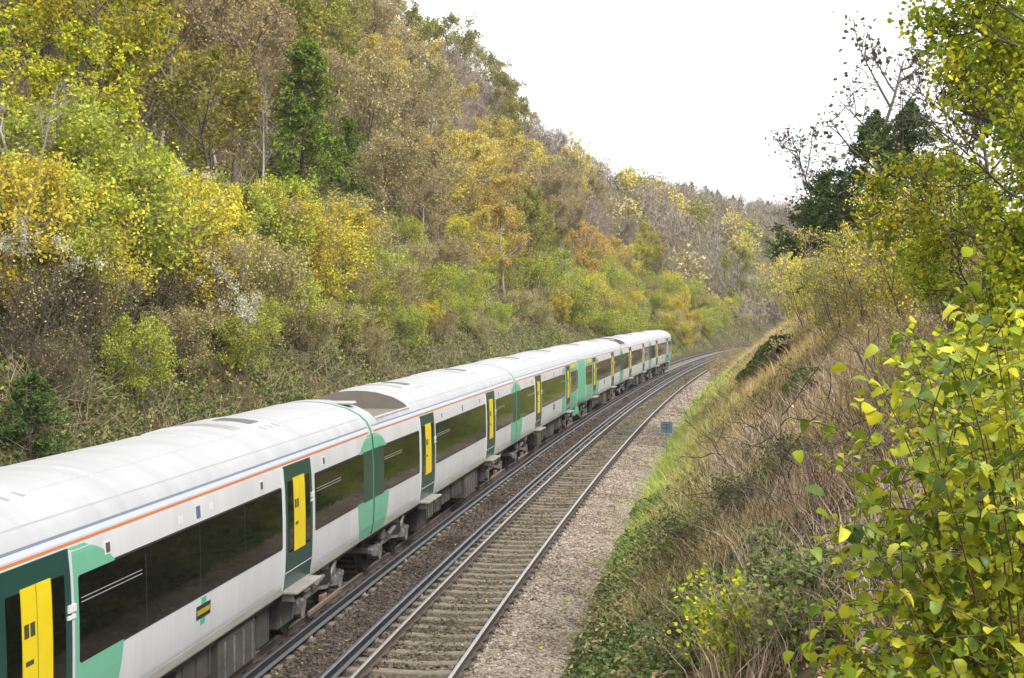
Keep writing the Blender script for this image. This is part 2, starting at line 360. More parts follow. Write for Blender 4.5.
def track(name, dc, label, cond_side, individuals):
    t = link(name, None); tag(t, label, kind='structure')
    for e in (-1, 1):
        r = link('rail', mesh_np('rail', [sweep(R_BODY, rail_s, dc+e*.752)], M_RUST), t)
        link('rail_head', mesh_np('rail_head', [sweep(R_HEAD, rail_s, dc+e*.752, smooth=True)], M_RAILTOP), r)
    c = link('conductor_rail', mesh_np('conductor_rail', [sweep(C_BODY, rail_s, dc+cond_side*1.14)], M_COND), t)
    link('contact_face', mesh_np('contact_face', [sweep(C_HEAD, rail_s, dc+cond_side*1.14, smooth=True)], M_CONDTOP), c)
    ss = np.arange(8.3, 203, .6548); allv, allf, o = [], [], 0
    sv = np.empty(len(ME_SLEEPER.vertices)*3, np.float32); ME_SLEEPER.vertices.foreach_get('co', sv); sv = sv.reshape(-1, 3)
    for k, s in enumerate(ss):
        x, y = pos(s, dc); h = head(s)+random.Random(k).uniform(-.012, .012)
        if individuals: link('sleeper', ME_SLEEPER, t, (x, y, random.Random(k+5).uniform(-.006, .006)), (0, 0, -h))
        else: allv.append(np.stack([x+sv[:, 0]*math.cos(h)+sv[:, 1]*math.sin(h), y-sv[:, 0]*math.sin(h)+sv[:, 1]*math.cos(h), sv[:, 2]], -1))
    if not individuals:
        qs = [[v for v in p.vertices] for p in ME_SLEEPER.polygons]; nv = len(sv)
        ch = []
        for kk in (3, 4):
            f = np.array([q for q in qs if len(q) == kk])
            if len(f): ch.append((np.concatenate(allv), (np.arange(len(ss))[:, None, None]*nv+f[None]).reshape(-1, kk), 0, False))
        link('sleeper_row', mesh_np('sleeper_row', ch, M_SLEEPER), t)['kind'] = 'stuff'
    # spring clips: a small bent bar on each side of each rail at every sleeper
    ch = []
    for e in (-1, 1):
        for f in (-1, 1):
            x0, y0 = pos(ss, dc+e*.752+f*.05); x1, y1 = pos(ss, dc+e*.752+f*.15)
            xm, ym = pos(ss+.05, dc+e*.752+f*.1)
            P = np.stack([np.stack([x0, y0, np.full_like(x0, -.135)], -1), np.stack([xm, ym, np.full_like(x0, -.105)], -1), np.stack([x1, y1, np.full_like(x0, -.165)], -1)], 1)
            ch.append(tubes(P, .024, .02, 5))
    link('spring_clip', mesh_np('spring_clip', ch, M_CLIP), t)['kind'] = 'stuff'
    ch = []
    for s in np.arange(9, 200, 3.93):
        x, y = pos(s, dc+cond_side*1.14); ch += cyl((x, y, -.24), (x, y, -.095), .075, 8, r1=.055)
    link('insulator', mesh_np('insulator', ch, M_POT), t)['kind'] = 'stuff'
    return t
track('railway_track', 0.0, 'empty electrified track beside the stony path with concrete sleepers', -1, True)
track('railway_track', DL, 'electrified track carrying the green and white train', 1, False)

# ------------------------------------------------------------------ train
L_CAR, S0, GAP = 20.326, 28.61, .055
M_WHITE = plain('white train paint', (.51, .515, .53), .30, var=.09, scale=1.1, streak=(1, 2.2, .22))
M_ROOF = plain('off-white roof paint', (.335, .337, .345), .5, var=.10, scale=1.3, streak=(.5, 1.6, .5))
M_JOINT = plain('roof joint strip', (.33, .33, .335), .5, var=.1)
M_ROOFG = plain('sooty roof module', (.23, .225, .22), .55, var=.2, scale=2.2)
M_GRILLE = plain('dark fan grille', (.09, .09, .095), .7, var=.2)
M_WELL = plain('brown grimy roof well', (.15, .132, .105), .8, var=.15, scale=2)
M_DGREEN = plain('dark green paint', (.008, .048, .039), .3, var=.08)
M_PGREEN = plain('pale green paint', (.13, .37, .25), .3, var=.05)
M_ORANGE = plain('orange band', (.47, .14, .035), .35, var=.04)
M_SLATE = plain('slate blue band', (.10, .13, .19), .35, var=.05)
M_ICE = plain('ice blue cant rail', (.40, .42, .47), .35, var=.03)
M_YELLOW = plain('yellow door paint', (.66, .50, .01), .35, var=.05)
M_SKIRT = plain('dirty grey sole bar', (.36, .355, .31), .6, var=.15, scale=2.5, streak=(1, .4, 3))
M_BLACK = plain('black rubber', (.012, .012, .013), .7)
M_UNDER = plain('grimy underframe', (.045, .040, .036), .8, var=.4, scale=4)
M_BOX = plain('grey equipment case', (.06, .055, .05), .7, var=.4, scale=3)
M_BOGIE = plain('brake-dusted bogie steel', (.16, .15, .14), .55, .2, var=.45, scale=5)
M_WOOD = plain('varnished shoe beam', (.17, .11, .085), .6, var=.2, scale=6)
M_STEP = plain('worn aluminium step', (.27, .255, .225), .6, .1, var=.25)
M_LAMP = plain('amber lamp lens', (.10, .075, .05), .3, var=.2)
M_BAR = plain('dull grey bar', (.26, .26, .27), .4)
M_GREY = plain('light grey bracket', (.6, .6, .62), .4)
def glassmat():
    m, n, l, b = newmat('tinted window glass')
    b.inputs['Base Color'].default_value = (.004, .0045, .004, 1); b.inputs['Roughness'].default_value = .04
    b.inputs['Specular IOR Level'].default_value = .12
    t = noise(n, l, 1.2, 2); bp = n.new('ShaderNodeBump'); bp.inputs['Strength'].default_value = .06; bp.inputs['Distance'].default_value = .05
    l.new(t.outputs['Fac'], bp.inputs['Height']); l.new(bp.outputs[0], b.inputs['Normal'])
    return m
M_GLASS = glassmat()
PX = np.array([1.22, 1.33, 1.378, 1.395, 1.40, 1.40, 1.388, 1.365, 1.335, 1.25, 1.10, .85, .5, .25, 0.0])
PZ = np.array([.98, 1.06, 1.3, 1.6, 1.95, 2.3, 2.75, 3.08, 3.2, 3.37, 3.51, 3.635, 3.73, 3.76, 3.77])
def prof(z): return np.interp(z, PZ, PX)
def roofz(y): return np.interp(np.abs(y), PX[::-1][:7], PZ[::-1][:7])

def side_patch(rows, off, mi=0, nu=6, base=.012):
    """slab lying on the right-hand body side; rows = (z, u0, u1)"""
    R = np.array(rows, float); n = len(R); t = np.linspace(0, 1, nu)
    U = R[:, 1:2]+(R[:, 2:3]-R[:, 1:2])*t[None]; Z = np.repeat(R[:, :1], nu, 1); X = prof(Z)
    top = np.stack([X+off, U, Z], -1).reshape(-1, 3); bot = np.stack([X-base, U, Z], -1).reshape(-1, 3)
    i, j = np.meshgrid(np.arange(n-1), np.arange(nu-1), indexing='ij'); a = i*nu+j
    f = np.stack([a, a+1, a+nu+1, a+nu], -1).reshape(-1, 4)
    ring = list(range(nu))+[k*nu+nu-1 for k in range(1, n)]+[(n-1)*nu+k for k in range(nu-2, -1, -1)]+[k*nu for k in range(n-2, 0, -1)]
    r = np.array(ring); r2 = np.roll(r, -1); N = n*nu
    return [(np.concatenate([top, bot]), np.concatenate([f, np.stack([r, r+N, r2+N, r2], -1)]), mi, False)]
def rect(u0, u1, z0, z1, off, mi=0, r=0.0):
    zs = np.linspace(z0, z1, 8)
    if r:
        zs = np.unique(np.concatenate([z0+r*(1-np.cos(np.linspace(0, np.pi/2, 5))), zs[2:-2], z1-r*(1-np.cos(np.linspace(0, np.pi/2, 5)))]))
        dz = np.minimum(zs-z0, z1-zs); ins = np.where(dz < r, r-np.sqrt(np.maximum(r*r-(r-np.minimum(dz, r))**2, 0)), 0)
    else: ins = zs*0
    return side_patch([(z, u0+i, u1-i) for z, i in zip(zs, ins)], off, mi)
def roof_patch(u0, u1, y0, y1, off, mi=0, ny=14):
    ys = np.linspace(y0, y1, ny); us = np.array([u0, u0+.06, u1-.06, u1]); o2 = np.array([0, off, off, 0])
    Y, U = np.meshgrid(ys, us); Z = roofz(Y)+o2[:, None]+np.where((Y == y0) | (Y == y1), -off, 0)-.002
    Z[:, 1:-1] += .002
    n = ny; i, j = np.meshgrid(np.arange(3), np.arange(n-1), indexing='ij'); a = i*n+j
    return [(np.stack([Y, U, Z], -1).reshape(-1, 3), np.stack([a, a+1, a+n+1, a+n], -1).reshape(-1, 4), mi, False)]
def body_chunks(cab, well):
    xs = np.concatenate([PX, -PX[-2::-1]]); zs = np.concatenate([PZ, PZ[-2::-1]])
    st = []                                                    # stations: u, x scale, z cap, z scale of the floor
    G = GAP
    e0 = [(G, 1, 9)]; e1 = [(L_CAR-G, 1, 9)]
    if cab == 'near': e0 = [(G, .70, 3.25), (G+.12, .80, 3.45), (G+.45, .91, 3.64), (G+1.0, .98, 9), (G+1.5, 1, 9)]
    if cab == 'far': e1 = [(L_CAR-u, a, c) for u, a, c in [(G+1.5, 1, 9), (G+1.0, .98, 9), (G+.45, .91, 3.64), (G+.12, .80, 3.45), (G, .70, 3.25)]]
    st += e0
    if well: st += [(.75, 1, 9), (.752, 1, 3.36), (4.0, 1, 3.36), (4.002, 1, 9)]
    st += [(10, 1, 9)]+e1
    V = []; n = len(xs)
    for u, a, c in st: V.append(np.stack([xs*a, np.full(n, u), np.minimum(zs, c)], -1))
    V = np.concatenate(V); m = len(st)
    i, j = np.meshgrid(np.arange(m-1), np.arange(n), indexing='ij'); j2 = (j+1) % n
    f = np.stack([i*n+j, i*n+j2, (i+1)*n+j2, (i+1)*n+j], -1).reshape(-1, 4)
    jj = np.tile(np.arange(n), m-1); mid = (zs[jj]+zs[(jj+1) % n])/2; ii = np.repeat(np.arange(m-1), n)
    us = np.array([s[0] for s in st]); wl = well & (us[ii] > .74) & (us[ii] < 4.001) & (mid > 3.38)
    ca = np.zeros(len(f), bool)
    if cab == 'near': ca = us[ii] < G+1.4
    if cab == 'far': ca = us[ii] > L_CAR-G-1.55
    wh = (mid <= 3.22) & ~ca; cg = (mid <= 3.22) & ca
    out = [(V, f[wh], 0, True), (V, f[(mid > 3.22) & ~wl], 1, True)]
    if cg.any(): out.append((V, f[cg], 3, True))
    if wl.any(): out.append((V, f[wl], 2, False))
    c0 = V.mean(0)
    for k in (0, m-1):                                         # end walls as fans
        ctr = np.array([[0, st[k][0], 2.2]]); vv = np.concatenate([V[k*n:(k+1)*n], ctr]); a = np.arange(n)
        out.append((vv, np.stack([a, (a+1) % n, np.full(n, n)], -1), 3, False))
    return out
MATS_BODY = [M_WHITE, M_ROOF, M_WELL, M_PGREEN, M_DGREEN]
C_MESH = {}
def pieces(key, name, fns, mats, parent):
    return [part((key, q), name, f, mats, parent) for q, f in enumerate(fns)]
def part(key, name, fn, mats, parent):
    if key not in C_MESH: C_MESH[key] = mesh_np(name, fn(), mats)
    return link(name, C_MESH[key], parent)
def swoosh(u_in, u_out, sgn, z0=1.0, z1=3.125):
    zs = np.linspace(z0, z1, 22)
    # inner edge bulges away from the end at mid height
    e = u_in+sgn*(.42*(1-((zs-2.05)/1.08)**2)-.42)+sgn*np.where(zs > 2.75, -.55*((zs-2.75)/.37)**2.2, 0)
    return side_patch([(z, min(a, u_out), max(a, u_out)) for z, a in zip(zs, e)], .004)
DOORS = (5.43, L_CAR-5.43)
def bogie_mesh(parts):
    ch = []
    if parts == 'frame':
        for sx in (-1, 1):
            ch += box((sx*1.0, 0, .58), (.16, 2.0, .16), .03); ch += box((sx*1.0, 1.35, .50), (.15, .9, .13), .03); ch += box((sx*1.0, -1.35, .50), (.15, .9, .13), .03)
            ch += cyl((sx*1.0, 0, .55), (sx*1.0, 0, .98), .23, 14)
            ch += cyl((sx*1.16, -.75, .72), (sx*1.16, -.15, .80), .055, 8); ch += cyl((sx*1.14, .2, .55), (sx*1.2, .55, .95), .05, 8)
            ch += box((sx*1.06, .85, .74), (.14, .26, .2), .03); ch += box((sx*1.06, -.95, .76), (.14, .3, .22), .03)
        ch += box((0, 0, .6), (2.0, .5, .22), .03); ch += box((0, 1.75, .52), (2.0, .12, .12), .02); ch += box((0, -1.75, .52), (2.0, .12, .12), .02)
    return ch
def wheel_mesh():
    ch = []
    for sx in (-1, 1):
        ch += cyl((sx*.69, 0, 0), (sx*.80, 0, 0), .42, 28); ch += cyl((sx*.665, 0, 0), (sx*.69, 0, 0), .45, 28); ch += cyl((sx*.80, 0, 0), (sx*.83, 0, 0), .16, 16)
    ch += cyl((-.7, 0, 0), (.7, 0, 0), .085, 12)
    return ch
def axlebox_mesh(sx):
    ch = []
    for _ in (0,):
        ch += cyl((sx*.86, 0, 0), (sx*1.12, 0, 0), .15, 16); ch += box((sx*1.0, 0, .02), (.2, .42, .22), .05); ch += cyl((sx*1.0, .3, -.02), (sx*1.0, .3, .16), .09, 12); ch += cyl((sx*1.0, -.3, -.02), (sx*1.0, -.3, .16), .09, 12)
    return ch
def carriage(k, cab, label):
    sa, sb = S0+(k-1)*L_CAR, S0+k*L_CAR
    x0, y0 = pos(sa, DL); x1, y1 = pos(sb, DL)
    h = math.atan2(x1-x0, y1-y0)
    c = thing('carriage', label, 'train carriage', (float(x0), float(y0), 0), -h, 'carriages of the passing train')
    well = cab is None
    b = part(('body', cab), 'body', lambda: body_chunks(cab, well), MATS_BODY, c)
    fl = (lambda u: u) if cab != 'far' else (lambda u: L_CAR-u)             # far-cab cars are the near-cab plan reversed
    def rc(a, e, z0, z1, off, r=0.0):
        a2, e2 = sorted((fl(a), fl(e))); return rect(a2, e2, z0, z1, off, 0, r)
    kk = cab or 'mid'
    def ends():
        ch = [lambda: swoosh(L_CAR-1.35, L_CAR-GAP, -1)] if cab != 'far' else [lambda: swoosh(1.35, GAP, 1)]
        if cab is None: ch += [lambda: swoosh(1.35, GAP, 1)]
        return ch
    pieces(('sw', kk), 'pale_green_end', ends(), M_PGREEN, c)
    if cab: part(('cabsw', kk), 'pale_green_sweep', lambda: (swoosh(7.62, 1.9, 1) if cab == 'near' else swoosh(L_CAR-7.62, L_CAR-1.9, -1)), M_PGREEN, c)
    def dge():
        es = ([(L_CAR-.86, L_CAR-GAP-.01)] if cab != 'far' else [(GAP+.01, .86)])+([(GAP+.01, .86)] if cab is None else [])
        return [lambda a=a, e=e: rect(a, e, 1.82, 2.82, .0075) for a, e in es]
    pieces(('dge', kk), 'dark_green_end', dge(), M_DGREEN, c)
    a_, b_ = (.2, L_CAR-.2) if cab is None else ((1.7, L_CAR-.2) if cab == 'near' else (.2, L_CAR-1.7))
    part(('band', kk, 0), 'orange_band', lambda: rect(a_, b_, 3.15, 3.18, .004), M_ORANGE, c)
    part(('band', kk, 1), 'cant_rail', lambda: rect(a_, b_, 3.188, 3.255, .003), M_ICE, c)
    part(('band', kk, 2), 'slate_band', lambda: rect(a_, b_, 3.258, 3.285, .004), M_SLATE, c)
    part(('sole', kk), 'sole_bar', lambda: rect(a_, b_, .985, 1.20, .003), M_SKIRT, c)
    # windows
    wins = [(6.42, 13.92), (15.92, 19.5)]+([(2.3, 4.42)] if cab else [(.83, 4.42)])
    for w, (a, e) in enumerate(wins):
        p = part(('win', kk, w), 'window', lambda: rc(a, e, 1.85, 2.80, .006, .05), M_GLASS, c)
        pieces(('bar', kk, w), 'window_bar', [lambda q=q: rc(a+.06, min(a+1.75, e-.1), 2.50+q, 2.510+q, .009) for q in (0, .045)], M_BAR, p)  # pair of thin grey bars on the upper pane
        part(('gask', kk, w), 'gasket', lambda: rc(a-.03, e+.03, 1.825, 2.825, .003, .06), M_BLACK, p)
        if e-a > 5:
            pieces(('mull', kk, w), 'pane_joint', [lambda q=q: rc(a+(e-a)*q-.008, a+(e-a)*q+.008, 1.86, 2.79, .0068) for q in (.25, .5, .75)], M_BLACK, p)
    # doors
    for q, du in enumerate(DOORS):
        u = du if cab != 'far' else L_CAR-du
        key = (round(u, 2), q)
        d = part(('door', key), 'door', lambda: rect(u-.80, u+.80, 1.14, 3.128, .010), M_DGREEN, c)
        for sg in (-1, 1):
            part(('dw', key, sg), 'door_window', lambda: rect(*sorted((u+sg*.34, u+sg*.64)), 1.72, 2.88, .016, 0, .03), M_GLASS, d)
            part(('dy', key, sg), 'yellow_edge', lambda: rect(*sorted((u+sg*.012, u+sg*.33)), 1.70, 2.90, .017), M_YELLOW, d)
        pieces(('ds', key), 'door_sticker', [lambda: rect(u-.29, u-.19, 2.40, 2.54, .019), lambda: rect(u-.16, u-.06, 2.40, 2.54, .019), lambda: rect(u-.27, u-.10, 2.12, 2.17, .019)], plain_dark, d)
        pieces(('dg', key), 'grab_handle', [lambda: rect(u+.70, u+.88, 2.45, 2.53, .03), lambda: rect(u+.68, u+.86, 2.38, 2.42, .03)], M_GREY, d)
        part(('dl', key), 'kick_line', lambda: rect(u-.78, u+.78, 1.40, 1.412, .012), M_GREY, d)
        pieces(('jam', key), 'door_jamb', [lambda: rect(u-.86, u-.805, 1.14, 3.1, .013), lambda: rect(u+.805, u+.86, 1.14, 3.1, .013)], M_WHITE, d)
        part(('step', key), 'step', lambda: box((1.43, u, 1.085), (.30, 1.5, .045), .008)+box((1.38, u-.6, 1.0), (.2, .06, .16), .01)+box((1.38, u+.6, 1.0), (.2, .06, .16), .01), M_STEP, d)
    # small lamps and vents over the windows
    for q, (u, w) in enumerate([(7.23, .17), (12.93, .17), (16.54, .17)]):
        o = part(('lamp', kk, q), 'indicator_lamp', lambda: rc(u-w/2, u+w/2, 2.90, 3.05, .008), M_GREY, c)
        part(('lens', kk, q), 'lens', lambda: rc(u-w/2+.03, u+w/2-.03, 2.92, 3.03, .012), M_LAMP, o)
    o = part(('lamp', kk, 9), 'door_light', lambda: rc(10.1, 10.24, 2.88, 3.04, .008), M_SLATE, c)
    pieces(('vent', kk), 'vent_plate', [lambda: rc(9.45, 9.6, 2.9, 3.0, .004), lambda: rc(10.6, 10.75, 2.92, 3.02, .004)], M_GREY, c)
    # emblem: green stroke crossed by a black bar with a yellow centre
    e = None if cab is None else part(('emb', kk), 'emblem', lambda: side_patch([(z, fl(10.29)-.09+.1*(z-1.62), fl(10.29)+.09+.1*(z-1.62)) for z in np.linspace(1.44, 1.80, 5)], .004), M_PGREEN2, c)
    if e: part(('emb2', kk), 'black_bar', lambda: side_patch([(z, fl(10.29)-.27, fl(10.29)+.27) for z in np.linspace(1.53, 1.71, 4)], .006), M_BLACK, e)
    if e: part(('emb3', kk), 'yellow_bar', lambda: side_patch([(z, fl(10.29)-.25, fl(10.29)+.25) for z in np.linspace(1.585, 1.655, 3)], .008), M_YELLOW2, e)
    if cab:
        part(('fc', kk), 'yellow_class_strip', lambda: rc(2.5, 4.3, 2.95, 3.09, .009), M_YELLOW, c)
        def nose():
            u = fl(.55)
            return [lambda sx=sx: box((sx*1.02, u, .78), (.26, .62, .62), .09) for sx in (1, -1)]
        pieces(('val', kk), 'cab_valance', nose(), M_PGREEN, c)
        part(('cw', kk), 'cab_side_glass', lambda: rc(1.72, 2.15, 1.9, 2.8, .012, .04), M_GLASS, c)
    # roof: two air-conditioning modules, seams and ribs
    for q, (a, e) in enumerate([(4.4, 6.6), (13.7, 15.9)]):
        if well and q == 0: a, e = 5.6, 7.6
        a, e = sorted((fl(a), fl(e)))
        m = part(('ac', kk, q), 'roof_module', lambda: roof_patch(a, e, -1.02, 1.02, .035), M_ROOF, c)
        part(('ac2', kk, q), 'soot_cover', lambda: roof_patch(a+.06, a+.60, -.95, .75, .040), M_ROOFG, m)
        part(('ac3', kk, q), 'fan_grille', lambda: roof_patch(a+1.15, a+1.75, -.15, .60, .046), M_GRILLE, m)
        pieces(('ac4', kk, q), 'inspection_hatch', [lambda w=w: roof_patch(a+1.1+.35*w, a+1.28+.35*w, .70, .86, .040) for w in range(3)], M_ROOFG, m)
    pieces(('seam', kk), 'roof_seam', [lambda y=y: roof_patch(4.3 if well else a_, b_, y-.012, y+.012, .012, 0, 3) for y in (-.72, .72, 1.16)], M_JOINT, c)
    pieces(('rib', kk), 'roof_joint', [lambda u=u: roof_patch(u, u+.13, -1.2, 1.2, .012) for u in (8.2, 12.4, 19.7)], M_JOINT, c)
    if well:
        pieces(('wl', kk), 'roof_well_lip', [lambda: box((1.22, 2.38, 3.38), (.05, 3.2, .07), .02), lambda: box((-1.22, 2.38, 3.38), (.05, 3.2, .07), .02), lambda: box((.5, .40, 3.725), (.8, .36, .07), .03)], M_ROOF, c)
    # gangway bellows towards the next carriage
    if k < 5:
        part('gang', 'gangway', lambda: sum([box((0, L_CAR-.16+w*.065, 2.2), (1.5-.08*(w % 2), .05, 2.2-.08*(w % 2)), .01) for w in range(5)], [])+box((0, L_CAR, 2.2), (1.3, .3, 2.0), .01), M_BLACK, c)
    # underframe and running gear
    part('under', 'underframe', lambda: box((0, L_CAR/2, .93), (2.3, L_CAR-.8, .12), .02), M_UNDER, c)
    r = random.Random(7 if cab != 'far' else 8); u = 5.3; q = 0
    while u < 14.6:
        w = r.uniform(.7, 1.7); zt = .9; zb = r.uniform(.26, .5); xo = r.uniform(1.05, 1.22)
        o = part(('eq', kk, q), 'equipment_case', lambda: box((0, u+w/2, (zt+zb)/2), (xo*2, w, zt-zb), .025), M_BOX if q % 3 else M_UNDER, c)
        pieces(('eqr', kk, q), 'case_rib', [lambda t=t: box((xo+.006, u+w*t, (zt+zb)/2), (.03, .03, (zt-zb)*.86), .004) for t in np.linspace(.12, .88, max(2, int(w/.35)))], M_BOGIE if q % 2 else M_UNDER, o)
        u += w+r.uniform(.08, .35); q += 1
    for bu in (2.95, L_CAR-2.95):
        bo = part(('bf',), 'bogie', lambda: bogie_mesh('frame'), M_BOGIE, c); bo.location = (0, bu, 0)
        for w in (-1.3, 1.3):
            x = part('wh', 'wheelset', wheel_mesh, M_UNDER, bo); x.location = (0, w, .42)
            for sx in (-1, 1):
                x = part(('ab', sx), 'axle_box', lambda: axlebox_mesh(sx), M_BOGIE, bo); x.location = (0, w, .42)
        if cab or bu > 9: part('sb', 'shoe_beam', lambda: box((1.17, 0, .30), (.05, 2.3, .09), .012)+box((1.12, 0, .36), (.1, .3, .16), .02), M_WOOD, bo)
        for sx in (-1, 1): part(('spr', sx), 'air_spring', lambda: cyl((sx*1.0, 0, .66), (sx*1.0, 0, .9), .27, 18), M_BLACK, bo)
    return c
plain_dark = plain('black sticker', (.05, .05, .03), .5)
M_YELLOW2 = plain('emblem ochre', (.36, .27, .01), .4)
M_PGREEN2 = plain('emblem green', (.05, .38, .24), .35)
TR = [('near', 'nearest white carriage with dark green door cut by the left picture edge'), (None, 'second carriage from the camera, brown roof well at its near end'),
      ('far', 'third carriage, its green cab end coupled to another cab'), ('near', 'fourth carriage, green cab at its near end facing the third carriage'),
      (None, 'fifth carriage with narrow brown roof well, seen small in the curve'), ('far', 'farthest carriage at the tail of the train in the curve')]
for k, (cab, lab) in enumerate(TR): carriage(k, cab, lab)

# ------------------------------------------------------------------ lineside sign
M_SIGN = plain('blue-grey sign plate', (.11, .135, .175), .5, var=.1, scale=8)
M_SIGND = plain('dark sign mark', (.04, .06, .10), .5)
M_POST = plain('galvanised post', (.25, .29, .33), .45, .3)
ss_, sd_ = 57.8, 2.64; sx, sy = pos(ss_, sd_); sz0 = float(zg(ss_, sd_))
sg = thing('lineside_sign', 'small square blue-grey sign on thin post at the grass edge', 'sign', (float(sx), float(sy), sz0), -head(ss_))
link('post', mesh_np('post', cyl((0, 0, -.3), (0, 0, 1.50), (.032), 10), M_POST), sg)
pl = link('plate', mesh_np('plate', box((0, -.04, 1.30), (.5, .02, .5), .006), M_SIGN), sg)
link('rim', mesh_np('rim', sum([box(c, s_, .003) for c, s_ in [((0, -.052, 1.535), (.5, .012, .03)), ((0, -.052, 1.065), (.5, .012, .03)), ((.235, -.052, 1.30), (.03, .012, .44)), ((-.235, -.052, 1.30), (.03, .012, .44))]], []), M_POST), pl)
link('mark', mesh_np('mark', box((0, -.053, 1.30), (.035, .01, .34), .002)+box((0, -.054, 1.41), (.24, .01, .035), .002)+box((0, -.054, 1.28), (.3, .01, .03), .002), M_SIGND), pl)

# ------------------------------------------------------------------ vegetation: materials and growth
LM = {
 'yg': leafmat('yellow-green leaves', [(0, (.07, .095, .008)), (.3, (.17, .19, .012)), (.65, (.36, .33, .018)), (1, (.55, .45, .03))]),
 'yw': leafmat('bright yellow leaves', [(0, (.14, .14, .02)), (.35, (.34, .30, .03)), (.75, (.52, .43, .04)), (1, (.60, .47, .06))]),
 'lg': leafmat('lime leaves', [(0, (.08, .115, .015)), (.4, (.21, .25, .03)), (.8, (.38, .38, .045)), (1, (.48, .43, .06))]),
 'br': leafmat('tan leaves', [(0, (.10, .078, .03)), (.4, (.23, .185, .07)), (.8, (.36, .295, .115)), (1, (.45, .38, .12))], trans=.25),
 'go': leafmat('golden leaves', [(0, (.17, .135, .03)), (.4, (.34, .27, .055)), (.8, (.50, .40, .085)), (1, (.58, .49, .14))]),
 'am': leafmat('amber leaves', [(0, (.22, .14, .03)), (.5, (.40, .26, .05)), (1, (.52, .36, .08))]),
 'gr': leafmat('olive leaves', [(0, (.05, .06, .012)), (.4, (.14, .14, .022)), (.8, (.26, .23, .035)), (1, (.36, .29, .05))]),
 'gy': leafmat('faded grey-brown leaves', [(0, (.13, .10, .08)), (.5, (.24, .19, .15)), (1, (.34, .27, .20))], trans=.2),
 'ce': leafmat('dark conifer sprays', [(0, (.03, .05, .006)), (.5, (.10, .135, .012)), (1, (.24, .27, .02))], trans=.15, cscale=1.1),
 'ye': leafmat('dark yew needles', [(0, (.02, .035, .01)), (.5, (.05, .08, .018)), (1, (.11, .145, .035))], trans=.1),
 'iv': leafmat('ivy leaves', [(0, (.02, .04, .01)), (.5, (.06, .10, .025)), (.85, (.12, .16, .045)), (1, (.22, .2, .06))], trans=.15, rough=.35),
 'hz': leafmat('hazel leaves', [(0, (.04, .085, .008)), (.3, (.13, .19, .012)), (.6, (.30, .31, .02)), (.85, (.50, .43, .025)), (1, (.60, .46, .03))], trans=.4, rough=.45, clump=.35, cscale=1.6),
 'ol': leafmat('olive-tan leaves', [(0, (.15, .125, .05)), (.45, (.29, .25, .095)), (.85, (.38, .35, .13)), (1, (.34, .36, .09))], trans=.3),
 'i2': leafmat('bank ivy and bramble', [(0, (.045, .075, .016)), (.4, (.11, .15, .035)), (.75, (.20, .215, .06)), (1, (.30, .25, .11))], trans=.2, cscale=.5),
 'wt': leafmat('white seed fluff', [(0, (.26, .24, .17)), (1, (.50, .48, .38))], trans=.3),
}
BARK = plain('grey-brown bark', (.12, .10, .08), .9, var=.35, scale=3, bump=.5, bscale=12)
BARKP = plain('pale ash bark', (.30, .28, .24), .85, var=.25, scale=3, bump=.4, bscale=12)
TW = {'mid': plain('shade-darkened brown twigs', (.12, .092, .06), .9, var=.3, scale=1.5), 'brown': plain('brown twigs', (.27, .215, .14), .9, var=.3, scale=1.5), 'grey': plain('grey-purple twigs', (.30, .25, .20), .9, var=.25, scale=1.5),
      'dark': plain('dark twigs', (.06, .048, .038), .9, var=.3, scale=2), 'tan': plain('dry tan stems', (.33, .25, .16), .9, var=.3, scale=2)}

def grow(rng, base, dr, ln, K, lift, wob):
    P = [base]; d = unit(dr); ln = np.broadcast_to(ln, (len(base),))[:, None]
    for _ in range(K-1):
        d = unit(d+np.array([0, 0, lift])+rng.normal(size=d.shape)*wob); P.append(P[-1]+d*ln/(K-1))
    return np.stack(P, 1)
def spawn(rng, P, m, t0, t1, a0, a1):
    N, K, _ = P.shape; t = t0+(t1-t0)*(np.arange(m)[None]+rng.random((N, m)))/m; x = t*(K-1); k = np.minimum(x.astype(int), K-2); f = (x-k)[..., None]
    i = np.arange(N)[:, None]; A, B = P[i, k], P[i, k+1]; b = (A+(B-A)*f).reshape(-1, 3); pd = unit(B-A).reshape(-1, 3)
    q = rng.normal(size=pd.shape); q = unit(q-pd*(q*pd).sum(1, keepdims=True)); a = (a0+(a1-a0)*rng.random(len(pd)))[:, None]
    return b, pd*np.cos(a)+q*np.sin(a), t.ravel(), np.repeat(np.arange(N), m)
def along(rng, P, m, t0=.2, t1=1.0):
    b, _, _, _ = spawn(rng, P, m, t0, t1, 0, .1); return b
